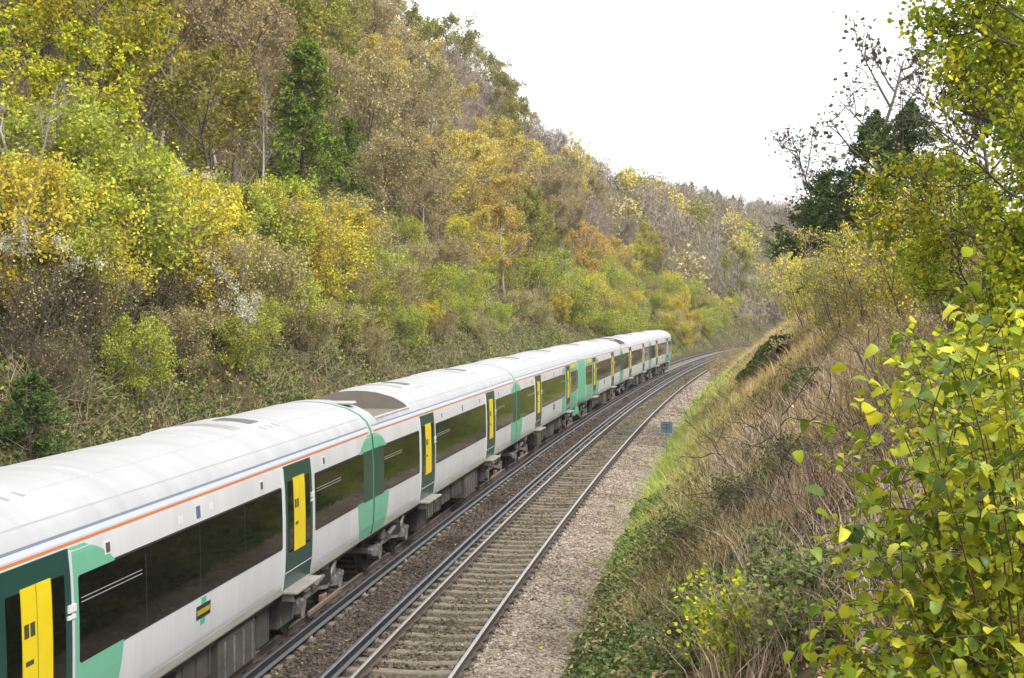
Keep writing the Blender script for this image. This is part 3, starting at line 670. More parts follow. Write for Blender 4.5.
def broadleaf(seed, h, r, leaf, bark=BARK, twig='brown', stems=1, n1=15, n2=7, n3=5, n4=0, clear=.22, lpt=18, lsize=.17, spread=.13, lift=.10, kind='quad', tw=.010, r0=.13, top=.35, width=.7):
    rng = np.random.default_rng(seed)
    a = np.arange(stems)*2*np.pi/stems+rng.random(stems); lean = .05 if stems == 1 else .35
    bd = np.stack([np.cos(a)*lean, np.sin(a)*lean, np.ones(stems)], 1)
    T = grow(rng, np.zeros((stems, 3))+np.array([0, 0, -.4])+bd*np.array([.5, .5, 0]), bd, (h*.93+.4)*(1-.25*rng.random(stems)*(stems > 1)), 8, .03, .07)
    b, d, t, _ = spawn(rng, T, n1, clear, .98, .7, 1.25)
    shape = np.sin(np.clip((t-clear)/(1-clear), 0, 1)*np.pi*.80+.35)
    l1 = r*np.maximum(shape, top*.8)*(.75+.5*rng.random(len(t)))
    P1 = grow(rng, b, d, l1, 5, lift, .12)
    b, d, t, pi = spawn(rng, P1, n2, .25, 1.0, .5, 1.1); l2 = l1[pi]*(.55-.25*t)*(.7+.6*rng.random(len(t)))
    P2 = grow(rng, b, d, l2, 4, lift*.6, .16)
    b, d, t, pi = spawn(rng, P2, n3, .2, 1.0, .4, 1.1); l3 = np.maximum(l2[pi]*.5, .25)*(.7+.6*rng.random(len(t)))
    P3 = grow(rng, b, d, l3, 3, .02, .2)
    s0 = h/9
    trunk = [tubes(T, r0*s0*(1 if stems == 1 else .5), .025*s0, 7), tubes(P1, r0*.36*s0*(1 if stems == 1 else .6), .012*s0, 4)]
    crown = [tubes(P2, tw*1.7, tw, 3, 1), tubes(P3, tw, tw*.6, 3, 1)]
    tips = P3
    if n4:
        b, d, t, pi = spawn(rng, P3, n4, .1, 1.0, .3, .9); P4 = grow(rng, b, d, np.maximum(l3[pi]*.6, .25), 2, .04, .2)
        crown.append(tubes(P4, tw*.75, tw*.45, 3, 1)); tips = P4
    if lpt:
        m = int(math.ceil(lpt)); pts = along(rng, tips, m, .1, 1.05)
        if lpt < m: pts = pts[rng.random(len(pts)) < lpt/m]
        keep = np.repeat(np.repeat(np.repeat(rng.random(len(P1)) < .86, n2), n3) & (rng.random(len(P3)) < .85), (n4 or 1)) if lpt > 3 else None
        if keep is not None and lpt == m: pts = pts[np.repeat(keep, m)]
        pts = pts+rng.normal(size=pts.shape)*spread
        crown.append(leaf_cards(rng, pts, lsize*(.65+.7*rng.random(len(pts))), 0, .45, width, kind))
    return mesh_np('trunk', trunk, bark), mesh_np('crown', crown, [LM[leaf], TW[twig]]), h
def conifer(seed, h, r, leaf, n=90, lsize=.30, droop=-.10, per=8, clear=.06):
    rng = np.random.default_rng(seed)
    T = grow(rng, np.array([[0, 0, -.4]]), np.array([[0, 0, 1.]]), h+.4, 9, .05, .03)
    b, d, t, _ = spawn(rng, T, n, clear, .99, 1.1, 1.5); l1 = r*(1-t)**.75*(.6+.6*rng.random(n))+.25
    P1 = grow(rng, b, d, l1, 5, droop, .08)
    b, d, t, pi = spawn(rng, P1, 9, .15, 1.0, .5, 1.0); l2 = l1[pi]*.35*(1.1-.5*t)+.12
    P2 = grow(rng, b, d, l2, 4, droop*1.4, .1)
    pts, dd, _, _ = spawn(rng, P2, per, .0, 1.05, .2, .7)
    pts = pts+rng.normal(size=pts.shape)*.06
    crown = [tubes(P2, .010, .005, 3, 1), leaf_cards(rng, pts, lsize*(.6+.7*rng.random(len(pts))), 0, .3, .30, 'quad', dd)]
    return mesh_np('trunk', [tubes(T, .17*h/9, .02, 7), tubes(P1, .03, .008, 4)], BARK), mesh_np('crown', crown, [LM[leaf], TW['dark']]), h

PROTO = {
 'yg': [broadleaf(11+k, 9, 3.4, 'yg', lpt=20, lsize=.17, n2=8) for k in range(3)],
 'br': [broadleaf(21+k, 10, 2.9, 'br', BARK if k else BARKP, 'brown', n1=17, n2=8, n3=6, n4=4, lpt=1.6, lsize=.15, lift=.2, tw=.012) for k in range(3)],
 'gy': [broadleaf(31+k, 10, 2.8, 'gy', BARKP, 'grey', n1=18, n2=8, n3=6, n4=4, lpt=.5, lsize=.13, lift=.25, tw=.013) for k in range(2)],
 'go': [broadleaf(41+k, 9.5, 2.9, 'go', BARKP, 'brown', n2=8, lpt=13, lsize=.16, lift=.14) for k in range(2)],
 'gr': [broadleaf(51+k, 10, 3.2, 'gr', n2=8, lpt=15, lsize=.18) for k in range(2)],
 'am': [broadleaf(61, 9, 2.8, 'am', n2=7, lpt=11, lsize=.16)],
 'yw': [broadleaf(71+k, 4.5, 1.9, 'yw', BARK, 'brown', stems=5, n1=9, n2=6, n3=4, clear=.12, lpt=9, lsize=.13, spread=.14, tw=.007) for k in range(2)],
 'lg': [broadleaf(81+k, 4.2, 1.8, 'lg', BARK, 'brown', stems=5, n1=9, n2=6, n3=4, clear=.1, lpt=9, lsize=.12, spread=.14, tw=.007) for k in range(2)],
 'bb': [broadleaf(91+k, 3.6, 1.6, 'ol', BARK, 'brown', stems=7, n1=9, n2=6, n3=5, clear=.08, lpt=3.2, lsize=.10, spread=.1, tw=.007, lift=.18) for k in range(2)],
 'bd': [broadleaf(97, 3.6, 1.6, 'br', BARK, 'mid', stems=7, n1=9, n2=6, n3=5, clear=.08, lpt=.7, lsize=.08, spread=.1, tw=.007, lift=.2)],  # twig colour darkened to stand for shade under the yellow shrubs
 'sl': [broadleaf(95+k, 9, 1.5, 'ol', BARKP, 'grey', n1=9, n2=4, n3=3, n4=3, clear=.35, lpt=.3, lsize=.1, lift=.3, tw=.010, r0=.13) for k in range(2)],
 'ce': [conifer(101, 9, 3.0, 'ce', 110, .30, -.10, 9)],
}
DESC = {'bd': ('bare_shrub', 'shrub', 'shade-darkened twiggy shrub'), 'sl': ('slender_tree', 'tree', 'slender pale-trunked bare tree'), 'yg': ('broadleaf_tree', 'tree', 'yellow-green leafy tree'), 'br': ('bare_tree', 'tree', 'brown twiggy tree'), 'gy': ('bare_tree', 'tree', 'bare grey tree'), 'go': ('golden_tree', 'tree', 'golden tree'),
        'gr': ('broadleaf_tree', 'tree', 'olive-green tree'), 'am': ('amber_tree', 'tree', 'amber orange tree'), 'yw': ('yellow_shrub', 'shrub', 'bright yellow shrub'), 'lg': ('green_shrub', 'shrub', 'pale green shrub'),
        'bb': ('bare_shrub', 'shrub', 'brown twiggy shrub'), 'ce': ('conifer', 'conifer', 'dark green conifer')}
def plant(proto, name, label, cat, s, d, scale, rz, group=None, squash=1.0, sink=.05, lean=0.0):
    x, y = pos(s, d); z = float(zg(s, d))-sink
    o = thing(name, label, cat, (float(x), float(y), z), rz, group)
    o.scale = (scale, scale, scale*squash); o.rotation_euler = (lean, 0, rz)
    link('trunk', proto[0], o); link('crown', proto[1], o)
    return o

# ------------------------------------------------------------------ the wooded slope on the left
SEEDS = [(40, 30, 'yg'), (100, 60, 'yg'), (60, 120, 'yg'), (115, 130, 'yg'), (30, 180, 'yg'), (20, 80, 'yg'), (160, 20, 'br'), (200, 60, 'br'), (250, 30, 'br'), (180, 110, 'br'), (230, 90, 'br'), (215, 20, 'go'),
 (150, 170, 'gr'), (230, 160, 'gr'), (330, 30, 'br'), (300, 5, 'br'), (335, 85, 'gr'), (375, 90, 'go'), (350, 115, 'br'), (385, 10, 'gr'), (420, 30, 'gr'), (470, 50, 'gr'), (400, 0, 'gr'), (445, 30, 'gr'), (475, 65, 'gr'), (500, 88, 'gr'), (490, 75, 'gr'), (525, 112, 'gr'), (535, 140, 'gr'), (430, 85, 'go'), (445, 118, 'gy'), (475, 140, 'gy'),
 (510, 100, 'gr'), (522, 130, 'gr'), (400, 130, 'br'), (400, 60, 'br'), (420, 170, 'br'), (385, 190, 'br'), (450, 145, 'go'), (475, 190, 'go'), (490, 235, 'go'), (500, 165, 'gr'), (520, 165, 'go'), (550, 170, 'gy'), (545, 210, 'br'), (580, 190, 'go'),
 (600, 205, 'br'), (620, 180, 'gr'), (560, 235, 'br'), (600, 240, 'gy'), (650, 210, 'br'), (640, 240, 'gy'), (660, 250, 'br'), (590, 258, 'am'), (700, 240, 'go'), (720, 230, 'go'), (720, 280, 'yg'), (690, 285, 'yg'), (700, 265, 'br'), (680, 230, 'br'),
 (640, 280, 'yg'), (560, 275, 'gr'), (350, 160, 'br'), (430, 210, 'br'), (530, 260, 'gr'), (450, 240, 'br'), (610, 280, 'go')]
SX = np.array([(a, b) for a, b, _ in SEEDS], float)
rr = random.Random(12)
ENTRY = []                                                    # (species, s, d, scale, rz, squash, variant)
def species(px, py): 
    dd = np.hypot(SX[:, 0]-px, SX[:, 1]-py)+np.array([rr.uniform(0, 14) for _ in SEEDS]); return SEEDS[int(dd.argmin())][2]
CS, CD, CT = hit(300, 222)                                     # the tall conifer stands clear of nearer trees
d = -15.5
row = 0
while d > -58:
    s = 30+rr.uniform(0, 4)
    while s < 222:
        dj = d+rr.uniform(-1.5, 1.5); sj = s+rr.uniform(-1.3, 1.3)
        sc = rr.uniform(.72, 1.15)*(.8 if row == 0 else 1)*(1.0 if d > -40 else .9)
        x, y = pos(sj, dj); z = float(zg(sj, dj)); q = project([[x, y, z+4.5*sc], [x, y, z+9.5*sc], [x, y, z]])
        s += 3.7+s*.012+(1.0 if row == 0 else 0)
        if q[0, 2] < 5 or not (-50 < q[0, 0] < 790) or q[2, 1] < -25: continue
        if 245 < q[0, 0] < 362 and q[0, 2] < CT+2 and q[1, 1] < 205: continue
        if row >= 6: sc *= 1.18
        sp = species(q[0, 0], q[0, 1])
        ENTRY.append((sp, sj, dj, sc, rr.uniform(0, 6.28), rr.uniform(.88, 1.15), q[0, 0], row))
    d -= 4.3; row += 1
SHRUBS = [(60, 400, 'bd', .5), (130, 395, 'lg', .45), (180, 375, 'bb', .6), (240, 375, 'lg', .5), (290, 345, 'lg', .6), (330, 345, 'lg', .55), (370, 365, 'bb', .45), (410, 350, 'lg', .5), (455, 330, 'lg', .6), (500, 335, 'lg', .55), (540, 330, 'bb', .6), (425, 335, 'yw', .4), (475, 300, 'yw', .5), (580, 322, 'lg', .6), (615, 318, 'lg', .6), (385, 310, 'lg', .7), (350, 320, 'bb', .7), (95, 335, 'yw', .6), (200, 335, 'yw', .6), (30, 300, 'yw', .7), (75, 310, 'yw', .8), (110, 300, 'yw', .8), (150, 290, 'yw', .9), (50, 235, 'yg', .5), (330, 285, 'yw', 1.0), (5, 330, 'yw', .9), (25, 300, 'lg', .95), (60, 330, 'lg', .8), (95, 300, 'lg', 1.05), (130, 300, 'yw', 1.0), (170, 315, 'yw', .95), (205, 300, 'yw', .95), (235, 315, 'lg', .9), (255, 280, 'lg', 1.15), (285, 300, 'yw', 1.0), (318, 315, 'yw', .95),
 (300, 285, 'yw', .9), (150, 345, 'bd', .7), (60, 345, 'bd', .8), (215, 345, 'bb', 1.0), (265, 340, 'bb', 1.0), (340, 305, 'lg', .8), (365, 290, 'bb', 1.0), (395, 330, 'bb', .8), (375, 335, 'lg', .6), (430, 315, 'lg', .7),
 (450, 285, 'bb', .9), (470, 310, 'lg', .7), (490, 280, 'yw', 1.1), (505, 300, 'lg', 1.0), (530, 300, 'lg', 1.1), (520, 320, 'bb', .8), (550, 295, 'lg', 1.0), (575, 300, 'bb', .9), (560, 320, 'bb', .8), (590, 310, 'lg', .8),
 (610, 300, 'yw', .9), (630, 305, 'lg', 1.0), (650, 300, 'lg', 1.0), (670, 305, 'yw', 1.0), (690, 310, 'lg', 1.0), (705, 315, 'bb', .9), (720, 325, 'yw', 1.1), (20, 365, 'bd', .8), (95, 355, 'bd', .7), (190, 345, 'bd', .7), (255, 350, 'lg', .5), (70, 270, 'lg', .9), (120, 270, 'lg', .9), (230, 255, 'lg', .8),
 (340, 265, 'bb', 1.1), (415, 290, 'bb', .8), (600, 322, 'bb', .8), (640, 322, 'bb', .8), (440, 345, 'bb', .5), (350, 355, 'bb', .6), (310, 365, 'bb', .7), (480, 345, 'bb', .5), (30, 240, 'lg', 1.1), (180, 250, 'gr', .35), (280, 250, 'yw', .8), (395, 265, 'lg', .8), (460, 262, 'yw', .8), (700, 295, 'yg', .45), (735, 318, 'lg', .9), (745, 330, 'bb', .8)]
for px, py, hp in [(42, 265, 210), (14, 255, 190), (136, 240, 150), (200, 220, 150), (222, 205, 150), (262, 215, 130), (345, 220, 130), (395, 205, 120), (470, 220, 110), (432, 235, 100), (512, 230, 90), (556, 250, 80), (600, 262, 70), (90, 240, 160), (372, 240, 110)]:
    s, d, t = hit(px, py); ENTRY.append(('sl', s, d, hp*t/F/9, rr.uniform(0, 6.28), 1.0, px, 0))
for px, py, sp, sc in SHRUBS:
    s, d, dist = hit(px, py)
    if d < -7.9: ENTRY.append((sp, s, d, sc*rr.uniform(.9, 1.1), rr.uniform(0, 6.28), rr.uniform(.9, 1.1), px, -1))
for k in range(44):
    s = 128+k*2.6+rr.uniform(-1, 1); d = -8.2-rr.uniform(0, 7); x, y = pos(s, d); q = project([[x, y, float(zg(s, d))]])[0]
    ENTRY.append((rr.choice(['yw', 'lg', 'lg', 'bb', 'yw', 'lg']), s, d, rr.uniform(.65, 1.15), rr.uniform(0, 6.28), rr.uniform(.9, 1.15), q[0], -1))
CAR = [(185, "the nearest carriage's left end"), (371, "the nearest carriage's right end"), (517, 'the second carriage'), (581, 'the third carriage'), (623, 'the fourth carriage'), (652, 'the fifth carriage'), (671, 'the last carriage'), (9999, 'the empty track beyond the train')]
ROWS = {-1: 'bank foot', 0: 'wood edge', 1: 'lower slope', 2: 'lower slope', 3: 'middle slope', 4: 'middle slope', 5: 'upper slope', 6: 'upper slope', 7: 'slope crest', 8: 'slope crest', 9: 'slope crest'}
ORD = ['first', 'second', 'third', 'fourth', 'fifth', 'sixth', 'seventh', 'eighth', 'ninth', 'tenth', 'eleventh', 'twelfth', 'thirteenth', 'fourteenth', 'fifteenth', 'sixteenth']
buckets = {}
for e in ENTRY:
    car = next(n for x, n in CAR if e[6] < x); buckets.setdefault((DESC[e[0]][2], ROWS[e[7]], car), []).append(e)
for (desc, rowname, car), es in buckets.items():
    es.sort(key=lambda e: e[6])
    for k, e in enumerate(es):
        sp = e[0]; nm, cat, _ = DESC[sp]; pr = PROTO[sp][rr.randrange(len(PROTO[sp]))]
        lab = f'{desc} on {rowname} above {car}' if len(es) == 1 else f'{ORD[k]} {desc} from left on {rowname} above {car}'
        plant(pr, nm, lab, cat, e[1], e[2], e[3], e[4], 'trees and shrubs on the left slope', e[5])
def crest(px, ytop, d, k):
    ss = np.linspace(60, 260, 801); x, y = pos(ss, np.full_like(ss, d)); q = project(np.stack([x, y, zg(ss, np.full_like(ss, d))], -1)); i = int(np.abs(q[:, 0]-px).argmin())
    sc = min(max((q[i, 1]-ytop)*q[i, 2]/F/10, .6), 1.7)
    plant(PROTO['gr' if k % 4 else 'br'][k % 2], 'broadleaf_tree', f'{ORD[k]} tree from left along the skyline crest, against the white sky', 'tree', float(ss[i]), d, sc, k*1.4, 'trees on the skyline crest')
for k, (px, yt) in enumerate([(385, -25), (408, -12), (428, 8), (446, 22), (464, 36), (482, 52), (498, 72), (513, 92), (527, 112)]): crest(px, yt, -45-2*(k % 3), k)
s, d, dist = hit(738, 318); plant(PROTO['gr'][1], 'broadleaf_tree', 'dark green rounded tree above the track bend, beyond the train', 'tree', s, d, 70*dist/F/10, .7)
# the tall conifer and the dark conifer shrub behind the roof
s, d, dist = hit(300, 222); plant(PROTO['ce'][0], 'conifer', 'tall dark green conifer rising among brown trees on the left slope', 'conifer', s, d, 182*dist/F/9, 1.0)
s, d, dist = hit(340, 228); plant(PROTO['ce'][0], 'conifer', 'broad green conifer leaning against the tall conifer, its right neighbour', 'conifer', s, d, 150*dist/F/9, 2.6, None, .75)
s, d, dist = hit(30, 462); plant(conifer(105, 3, 1.5, 'ye', 60, .2), 'conifer', 'small dark bushy conifer at the bank foot, left picture edge', 'conifer', s, d, 85*dist/F/3, .4)

# ------------------------------------------------------------------ distant wood, read as one mass
rng = np.random.default_rng(77)
def far_wood():
    n = 2500; s = 215+560*rng.random(n)**.8; d = -8-130*rng.random(n)
    s2 = 120+110*rng.random(260); d2 = -58-45*rng.random(260)
    s3 = 170+420*rng.random(520); d3 = 7+70*rng.random(520)
    s = np.concatenate([s, s2, s3]); d = np.concatenate([d, d2, d3]); x, y = pos(s, d); z = zg(s, d)
    q = project(np.stack([x, y, z+6], -1)); k = (q[:, 2] > 50) & (q[:, 0] > -40) & (q[:, 0] < 1064)
    s, d, x, y, z = s[k], d[k], x[k], y[k], z[k]; n = len(s)
    hgt = (5.5+4*rng.random(n))*np.where(d > 0, .8, 1)*np.where(d > -14, .7, 1)*np.where((d < -45) & (s > 230), .62, 1); rad = hgt*(.30+.16*rng.random(n))
    spn = vnoise(x/28, y/28, 21)*.75+rng.random(n)*.45
    ch = []
    spn = np.where((s < 232) & (d < -50), .84+.07*rng.random(n), spn)
    spn = np.where((np.abs(d+58) < 5) & (s > 290) & (s < 430) & (rng.random(n) < .7), 1.2, spn)
    sel = np.digitize(spn, [.42, .70, .76, .87, .94, 1.02])           # 0 gy,1 br,2 go,3 br,4 gr,5 yg,6 ce
    per = 240
    for m in range(7):
        kk = np.nonzero(sel == m)[0]
        if not len(kk): continue
        u = unit(rng.normal(size=(len(kk), per, 3)))*(rng.random((len(kk), per, 1))**.45)
        tt = (u[..., 2:]+1)/2
        taper = (1-tt*.8) if m == 6 else np.sin(np.clip(tt*.60+.30, 0, 1)*np.pi)**.7
        P = np.concatenate([u[..., :2]*taper, u[..., 2:]], -1)*np.stack([rad[kk], rad[kk], hgt[kk]*.45], -1)[:, None]
        lump = 1+.35*(vnoise(P[..., 0]*1.3+kk[:, None]*7.1, P[..., 2]*1.1+P[..., 1], 31)-.5)
        P = P*lump[..., None]+np.stack([x[kk], y[kk], z[kk]+hgt[kk]*.55], -1)[:, None]
        P = P.reshape(-1, 3)
        if m in (0, 1):
            dr = unit(rng.normal(size=P.shape)*.45+np.array([0, 0, 1])); v = leaf_cards(rng, P, 1.0+.9*rng.random(len(P)), m, 0, .075, 'tri', dr*3)
        else: v = leaf_cards(rng, P, .44+.36*rng.random(len(P)), m, .4, .75, 'tri')
        ch.append(v)
    b = np.stack([x, y, z-.3], -1); T = np.stack([b, b+np.stack([rng.normal(size=n)*.3, rng.normal(size=n)*.3, hgt*.8], -1)], 1)
    ch.append(tubes(T, .13, .03, 3, 7))
    return mesh_np('distant_wood', ch, [TW['grey'], TW['brown'], LM['go'], LM['br'], LM['gr'], LM['yg'], LM['ye'], BARK])
tag(link('distant_wood', far_wood()), 'distant autumn wood covering the far hillside in brown and gold', 'wood', kind='stuff')

# ------------------------------------------------------------------ ground cover (nobody could count it)
rng = np.random.default_rng(99)
def blades(s, d, ln, wd, mi=0, lean=.45, sink=.03):
    n = len(s); x, y = pos(s, d); b = np.stack([x, y, zg(s, d)-sink], -1); a = rng.random(n)*6.28; w = np.stack([np.cos(a), np.sin(a), np.zeros(n)], -1)*wd[:, None]
    t = np.stack([rng.normal(size=n)*lean, rng.normal(size=n)*lean, np.ones(n)], -1)
    m = b+t*ln[:, None]*.55; e = b+(t+np.stack([t[:, 0], t[:, 1], -.25*np.ones(n)], -1)*.5)*ln[:, None]
    V = np.stack([b-w*.5, b+w*.5, m+w*.4, m-w*.4, e], 1).reshape(-1, 3); k = np.arange(n)[:, None]*5
    return [(V, k+np.array([[0, 1, 2, 3]]), mi, False), (V, k+np.array([[3, 2, 4]]), mi, False)]
def area(n, s0, s1, d0, d1, pw=1.0, thr=None, sc=3.0, seed=1):
    s = s0+(s1-s0)*rng.random(n)**pw; d = d0+(d1-d0)*rng.random(n)
    if thr is not None:
        x, y = pos(s, d); k = vnoise(x/sc, y/sc, seed)+rng.normal(size=n)*.06 > thr; s, d = s[k], d[k]
    return s, d
def U(n, a, b): return a+(b-a)*rng.random(n)
G_GREEN = leafmat('fresh verge grass', [(0, (.12, .16, .025)), (.5, (.25, .30, .06)), (1, (.40, .38, .12))], trans=.3, cscale=.5)
G_TAN = leafmat('dry bank grass', [(0, (.19, .14, .055)), (.4, (.36, .28, .115)), (.8, (.49, .395, .19)), (1, (.33, .34, .08))], trans=.25, cscale=.4)
G_PINK = leafmat('dead brown stalks', [(0, (.20, .145, .10)), (.5, (.38, .29, .21)), (1, (.50, .41, .31))], trans=.2, cscale=.5)
G_OLIVE = leafmat('olive bank grass', [(0, (.10, .10, .03)), (.4, (.20, .20, .06)), (.75, (.31, .285, .10)), (1, (.25, .29, .07))], trans=.25, cscale=.35)
LM['iv'] = leafmat('bramble and ivy leaves', [(0, (.022, .04, .012)), (.45, (.065, .095, .027)), (.8, (.14, .155, .045)), (1, (.27, .20, .09))], trans=.2, rough=.4)
LM['li'] = leafmat('leaf litter', [(0, (.10, .065, .035)), (.5, (.24, .165, .09)), (.85, (.40, .28, .14)), (1, (.5, .38, .06))], trans=.1, cscale=.5)
def cover(name, label, chunks, mats): tag(link(name, mesh_np(name, chunks, mats)), label, 'ground cover', kind='stuff')
def on_ground(s, d, up0, up1): x, y = pos(s, d); return np.stack([x, y, zg(s, d)+U(len(s), up0, up1)], -1)

# right bank: green strip beside the stones, dry grass above it, dead stalks nearer the camera, ivy by the path
s, d = area(72000, 24, 125, 2.3, 5.6, 1.3); k = rng.random(len(s)) < np.clip(1.8-(d-2.4)/1.5, .2, 1)*np.clip((s-24)/10, 0, 1); s, d = s[k], d[k]
cover('verge_grass', 'green grass strip between the stony path and the bank', blades(s, d, U(len(s), .12, .34)*(1+s/160), U(len(s), .008, .018)*(1+s/60)), [G_GREEN])
s, d = area(9000, 18, 90, 1.75, 2.5, 1.2, .66, .9, 61)
cover('path_weeds', 'small weed tufts along the stony path', [leaf_cards(rng, np.stack([*pos(s, d), ballast_z(d)+U(len(s), .0, .06)], -1), U(len(s), .03, .07), 0, .6, .5)], [G_GREEN])
s, d = area(58000, 24, 150, 3.3, 11.5, 1.4, .30, 2.2, 5)
cover('dry_grass', 'dry tan grass over the right bank', blades(s, d, U(len(s), .25, .8), U(len(s), .006, .014)*(1+s/70), 0, .4), [G_TAN])
s, d = area(18000, 14, 42, 4.6, 12, 1.2, .42, 1.8, 8)
cover('dead_stalks', 'dead pinkish-brown stalks behind the hazel', blades(s, d, U(len(s), .4, 1.25), U(len(s), .006, .012)*(1+s/60), 0, .28), [G_PINK])
s, d = area(2800, 20, 75, 4.0, 10.5, 1.3, .42, 2.5, 51); P = on_ground(s, d, -.02, .1); d1 = unit(rng.normal(size=P.shape)*.55+np.array([0, 0, 1])); d2 = unit(d1+rng.normal(size=P.shape)*.5); L_ = U(len(P), .3, .8)[:, None]
cover('bare_stems', 'tangle of thin bare reddish-brown stems on the right bank', [tubes(np.stack([P, P+d1*L_, P+d1*L_+d2*L_], 1), .007, .003, 3)], [plain('reddish-brown stems', (.13, .075, .05), .8, var=.3)])
s, d = area(40000, 17, 44, 2.35, 6.2, 1.2, .34, 1.6, 12)
s2, d2 = area(9000, 44, 110, 4, 9, 1, .60, 2.0, 13); s = np.concatenate([s, s2]); d = np.concatenate([d, d2])
P = on_ground(s, d, .02, .30)
cover('ivy_carpet', 'dark ivy and bramble carpet beside the path', [leaf_cards(rng, P, U(len(P), .05, .11)*(1+s/90), 0, .7, .8, 'quad')], [LM['iv']])
s, d = area(16000, 14, 60, 2.3, 11, 1.2); P = on_ground(s, d, .0, .06); s5, d5 = area(5000, 16, 40, 2.25, 4.2, 1.0, .45, .8, 71); P = np.concatenate([P, on_ground(s5, d5, .1, .34)])
s2, d2 = area(700, 15, 60, -2.2, 2.5); x, y = pos(s2, d2); P2 = np.stack([x, y, ballast_z(d2)+.035], -1)[rng.random(len(s2)) < .25+.6*(d2 > 2.1)]
cover('leaf_litter', 'fallen leaves over the right bank and track', [leaf_cards(rng, P, U(len(P), .05, .11), 0, .9, .7), leaf_cards(rng, P2, U(len(P2), .04, .08), 1, 1.5, .8)], [LM['li'], LM['yw']])
# left bank
s, d = area(44000, 24, 260, -16.5, -7.3, 1.1, .42, 3, 15)
cover('bank_grass', 'olive and tan grass over the left bank', blades(s, d, U(len(s), .15, .5), U(len(s), .010, .02)*(1+s/90), 0, .6), [G_OLIVE])
s, d = area(56000, 24, 190, -15, -7.25, 1.5, .34, 2.4, 17); P = on_ground(s, d, .02, .35)
s2, d2 = area(30000, 24, 150, -30, -7.25, 1.3); P2 = on_ground(s2, d2, 0, .08)
s4, d4 = area(50000, 24, 120, -12, -7.25, 1.4, .33, 2.0, 41); P4 = on_ground(s4, d4, .05, .3)
s3, d3 = area(14000, 24, 160, -15, -7.3, 1.3, .42, 2, 19); P3 = on_ground(s3, d3, .0, .2); dr = unit(rng.normal(size=P3.shape)+np.array([0, 0, .5])); T = np.stack([P3, P3+dr*U(len(P3), .4, 1.4)[:, None]], 1)
cover('bank_ivy', 'ivy, brambles and dead sticks over the left bank', [leaf_cards(rng, P, U(len(P), .05, .11)*(1+s/120), 0, .6, .8, 'quad'), leaf_cards(rng, P4, U(len(P4), .07, .14), 3, .6, .8, 'quad'), leaf_cards(rng, P2, U(len(P2), .10, .18), 1, .9, .7), tubes(T, .012, .006, 3, 2)], [LM['i2'], LM['li'], TW['brown'], LM['iv']])
# brushwood under the trees of the left slope
s, d = area(24000, 34, 222, -46, -13, 1.0, .25, 5, 23); P = on_ground(s, d, .0, .9); dr = unit(rng.normal(size=P.shape)*.6+np.array([0, 0, 1])); T = np.stack([P, P+dr*U(len(P), .5, 2.0)[:, None]], 1)
P2 = P[rng.random(len(P)) < .8]+rng.normal(size=(1, 3))*.3
cover('brushwood', 'brown brushwood filling the floor of the left wood', [tubes(T, .020, .010, 3, 0), leaf_cards(rng, P2+rng.normal(size=P2.shape)*.4, U(len(P2), .13, .24), 1, .4, .7)], [TW['brown'], LM['br']])

# ------------------------------------------------------------------ right bank: single plants
def at_px(px, py_base, proto, name, label, cat, h_px, rz=0.0, squash=1.0, dist=None, group=None, lean=0.0):
    s, d, t = hit(px, py_base)
    if dist is not None:
        Q = at(px, py_base, dist); s, d = sd_of(Q[:1], Q[1:2]); s, d, t = float(s[0]), float(d[0]), dist
    return plant(proto, name, label, cat, s, d, h_px*t/F/proto[2], rz, group, squash, lean=lean)
P_LIME = broadleaf(201, 8, 2.5, 'hz', BARK, 'dark', n1=24, n2=9, n3=6, clear=.06, lpt=23, lsize=.10, spread=.15, kind='oval', tw=.008, r0=.10, width=.8)
P_YEW = conifer(203, 6, 2.8, 'ye', 64, .24, -.03, 13, .12)
LM['dk'] = leafmat('dark withered leaves', [(0, (.04, .034, .028)), (1, (.14, .105, .07))], trans=.1)
P_THIN = broadleaf(205, 9, 2.7, 'dk', BARK, 'dark', n1=13, n2=6, n3=4, lpt=2.2, lsize=.17, spread=.18, lift=.14, tw=.011, clear=.3)
P_SPRIG = [broadleaf(207+k, 4, 1.3, 'yw' if k else 'lg', BARK, 'tan', stems=7, n1=8, n2=5, n3=4, clear=.15, lpt=4.0, lsize=.085, spread=.10, tw=.006, lift=.22) for k in range(2)]
P_STEM = [broadleaf(211+k, 2.4, .8, 'go', BARK, 'tan', stems=7, n1=6, n2=3, n3=3, clear=.25, lpt=1.4, lsize=.07, spread=.06, tw=.005, lift=.25) for k in range(2)]
P_DARKB = broadleaf(214, 3, 2.0, 'li', BARK, 'dark', stems=4, n1=6, n2=4, n3=2, clear=.2, lpt=.25, lsize=.06, spread=.05, tw=.006, lift=.05)
P_BRAM = [broadleaf(216+k, 1.3, 1.0, 'iv' if k else 'hz', BARK, 'tan', stems=9, n1=7, n2=5, n3=3, clear=.1, lpt=5, lsize=.085, spread=.08, kind='oval', tw=.004, lift=-.05, width=.8) for k in range(2)]
at_px(1050, 345, P_LIME, 'lime_tree', 'tall yellow-green tree filling the upper right corner, dark trunk', 'tree', 470, .5, dist=19)
at_px(1120, 350, P_LIME, 'lime_tree', 'yellow-green tree half out of frame at the right edge, behind the tall one', 'tree', 380, 2.2, dist=24)
at_px(992, 330, P_LIME, 'lime_tree', 'broad yellow-green tree between the corner tree and the yews', 'tree', 370, 5.2, dist=22)
at_px(948, 335, P_LIME, 'lime_tree', 'lower yellow-green tree left of the tall corner tree, above the shrubs', 'tree', 215, 4.0, dist=27)
at_px(872, 280, P_YEW, 'yew_tree', 'dark yew with pointed top beneath the thin leafless tree', 'conifer', 180, 1.2, dist=58)
P_YEW2 = conifer(209, 6, 2.9, 'ye', 56, .26, -.02, 13, .40)
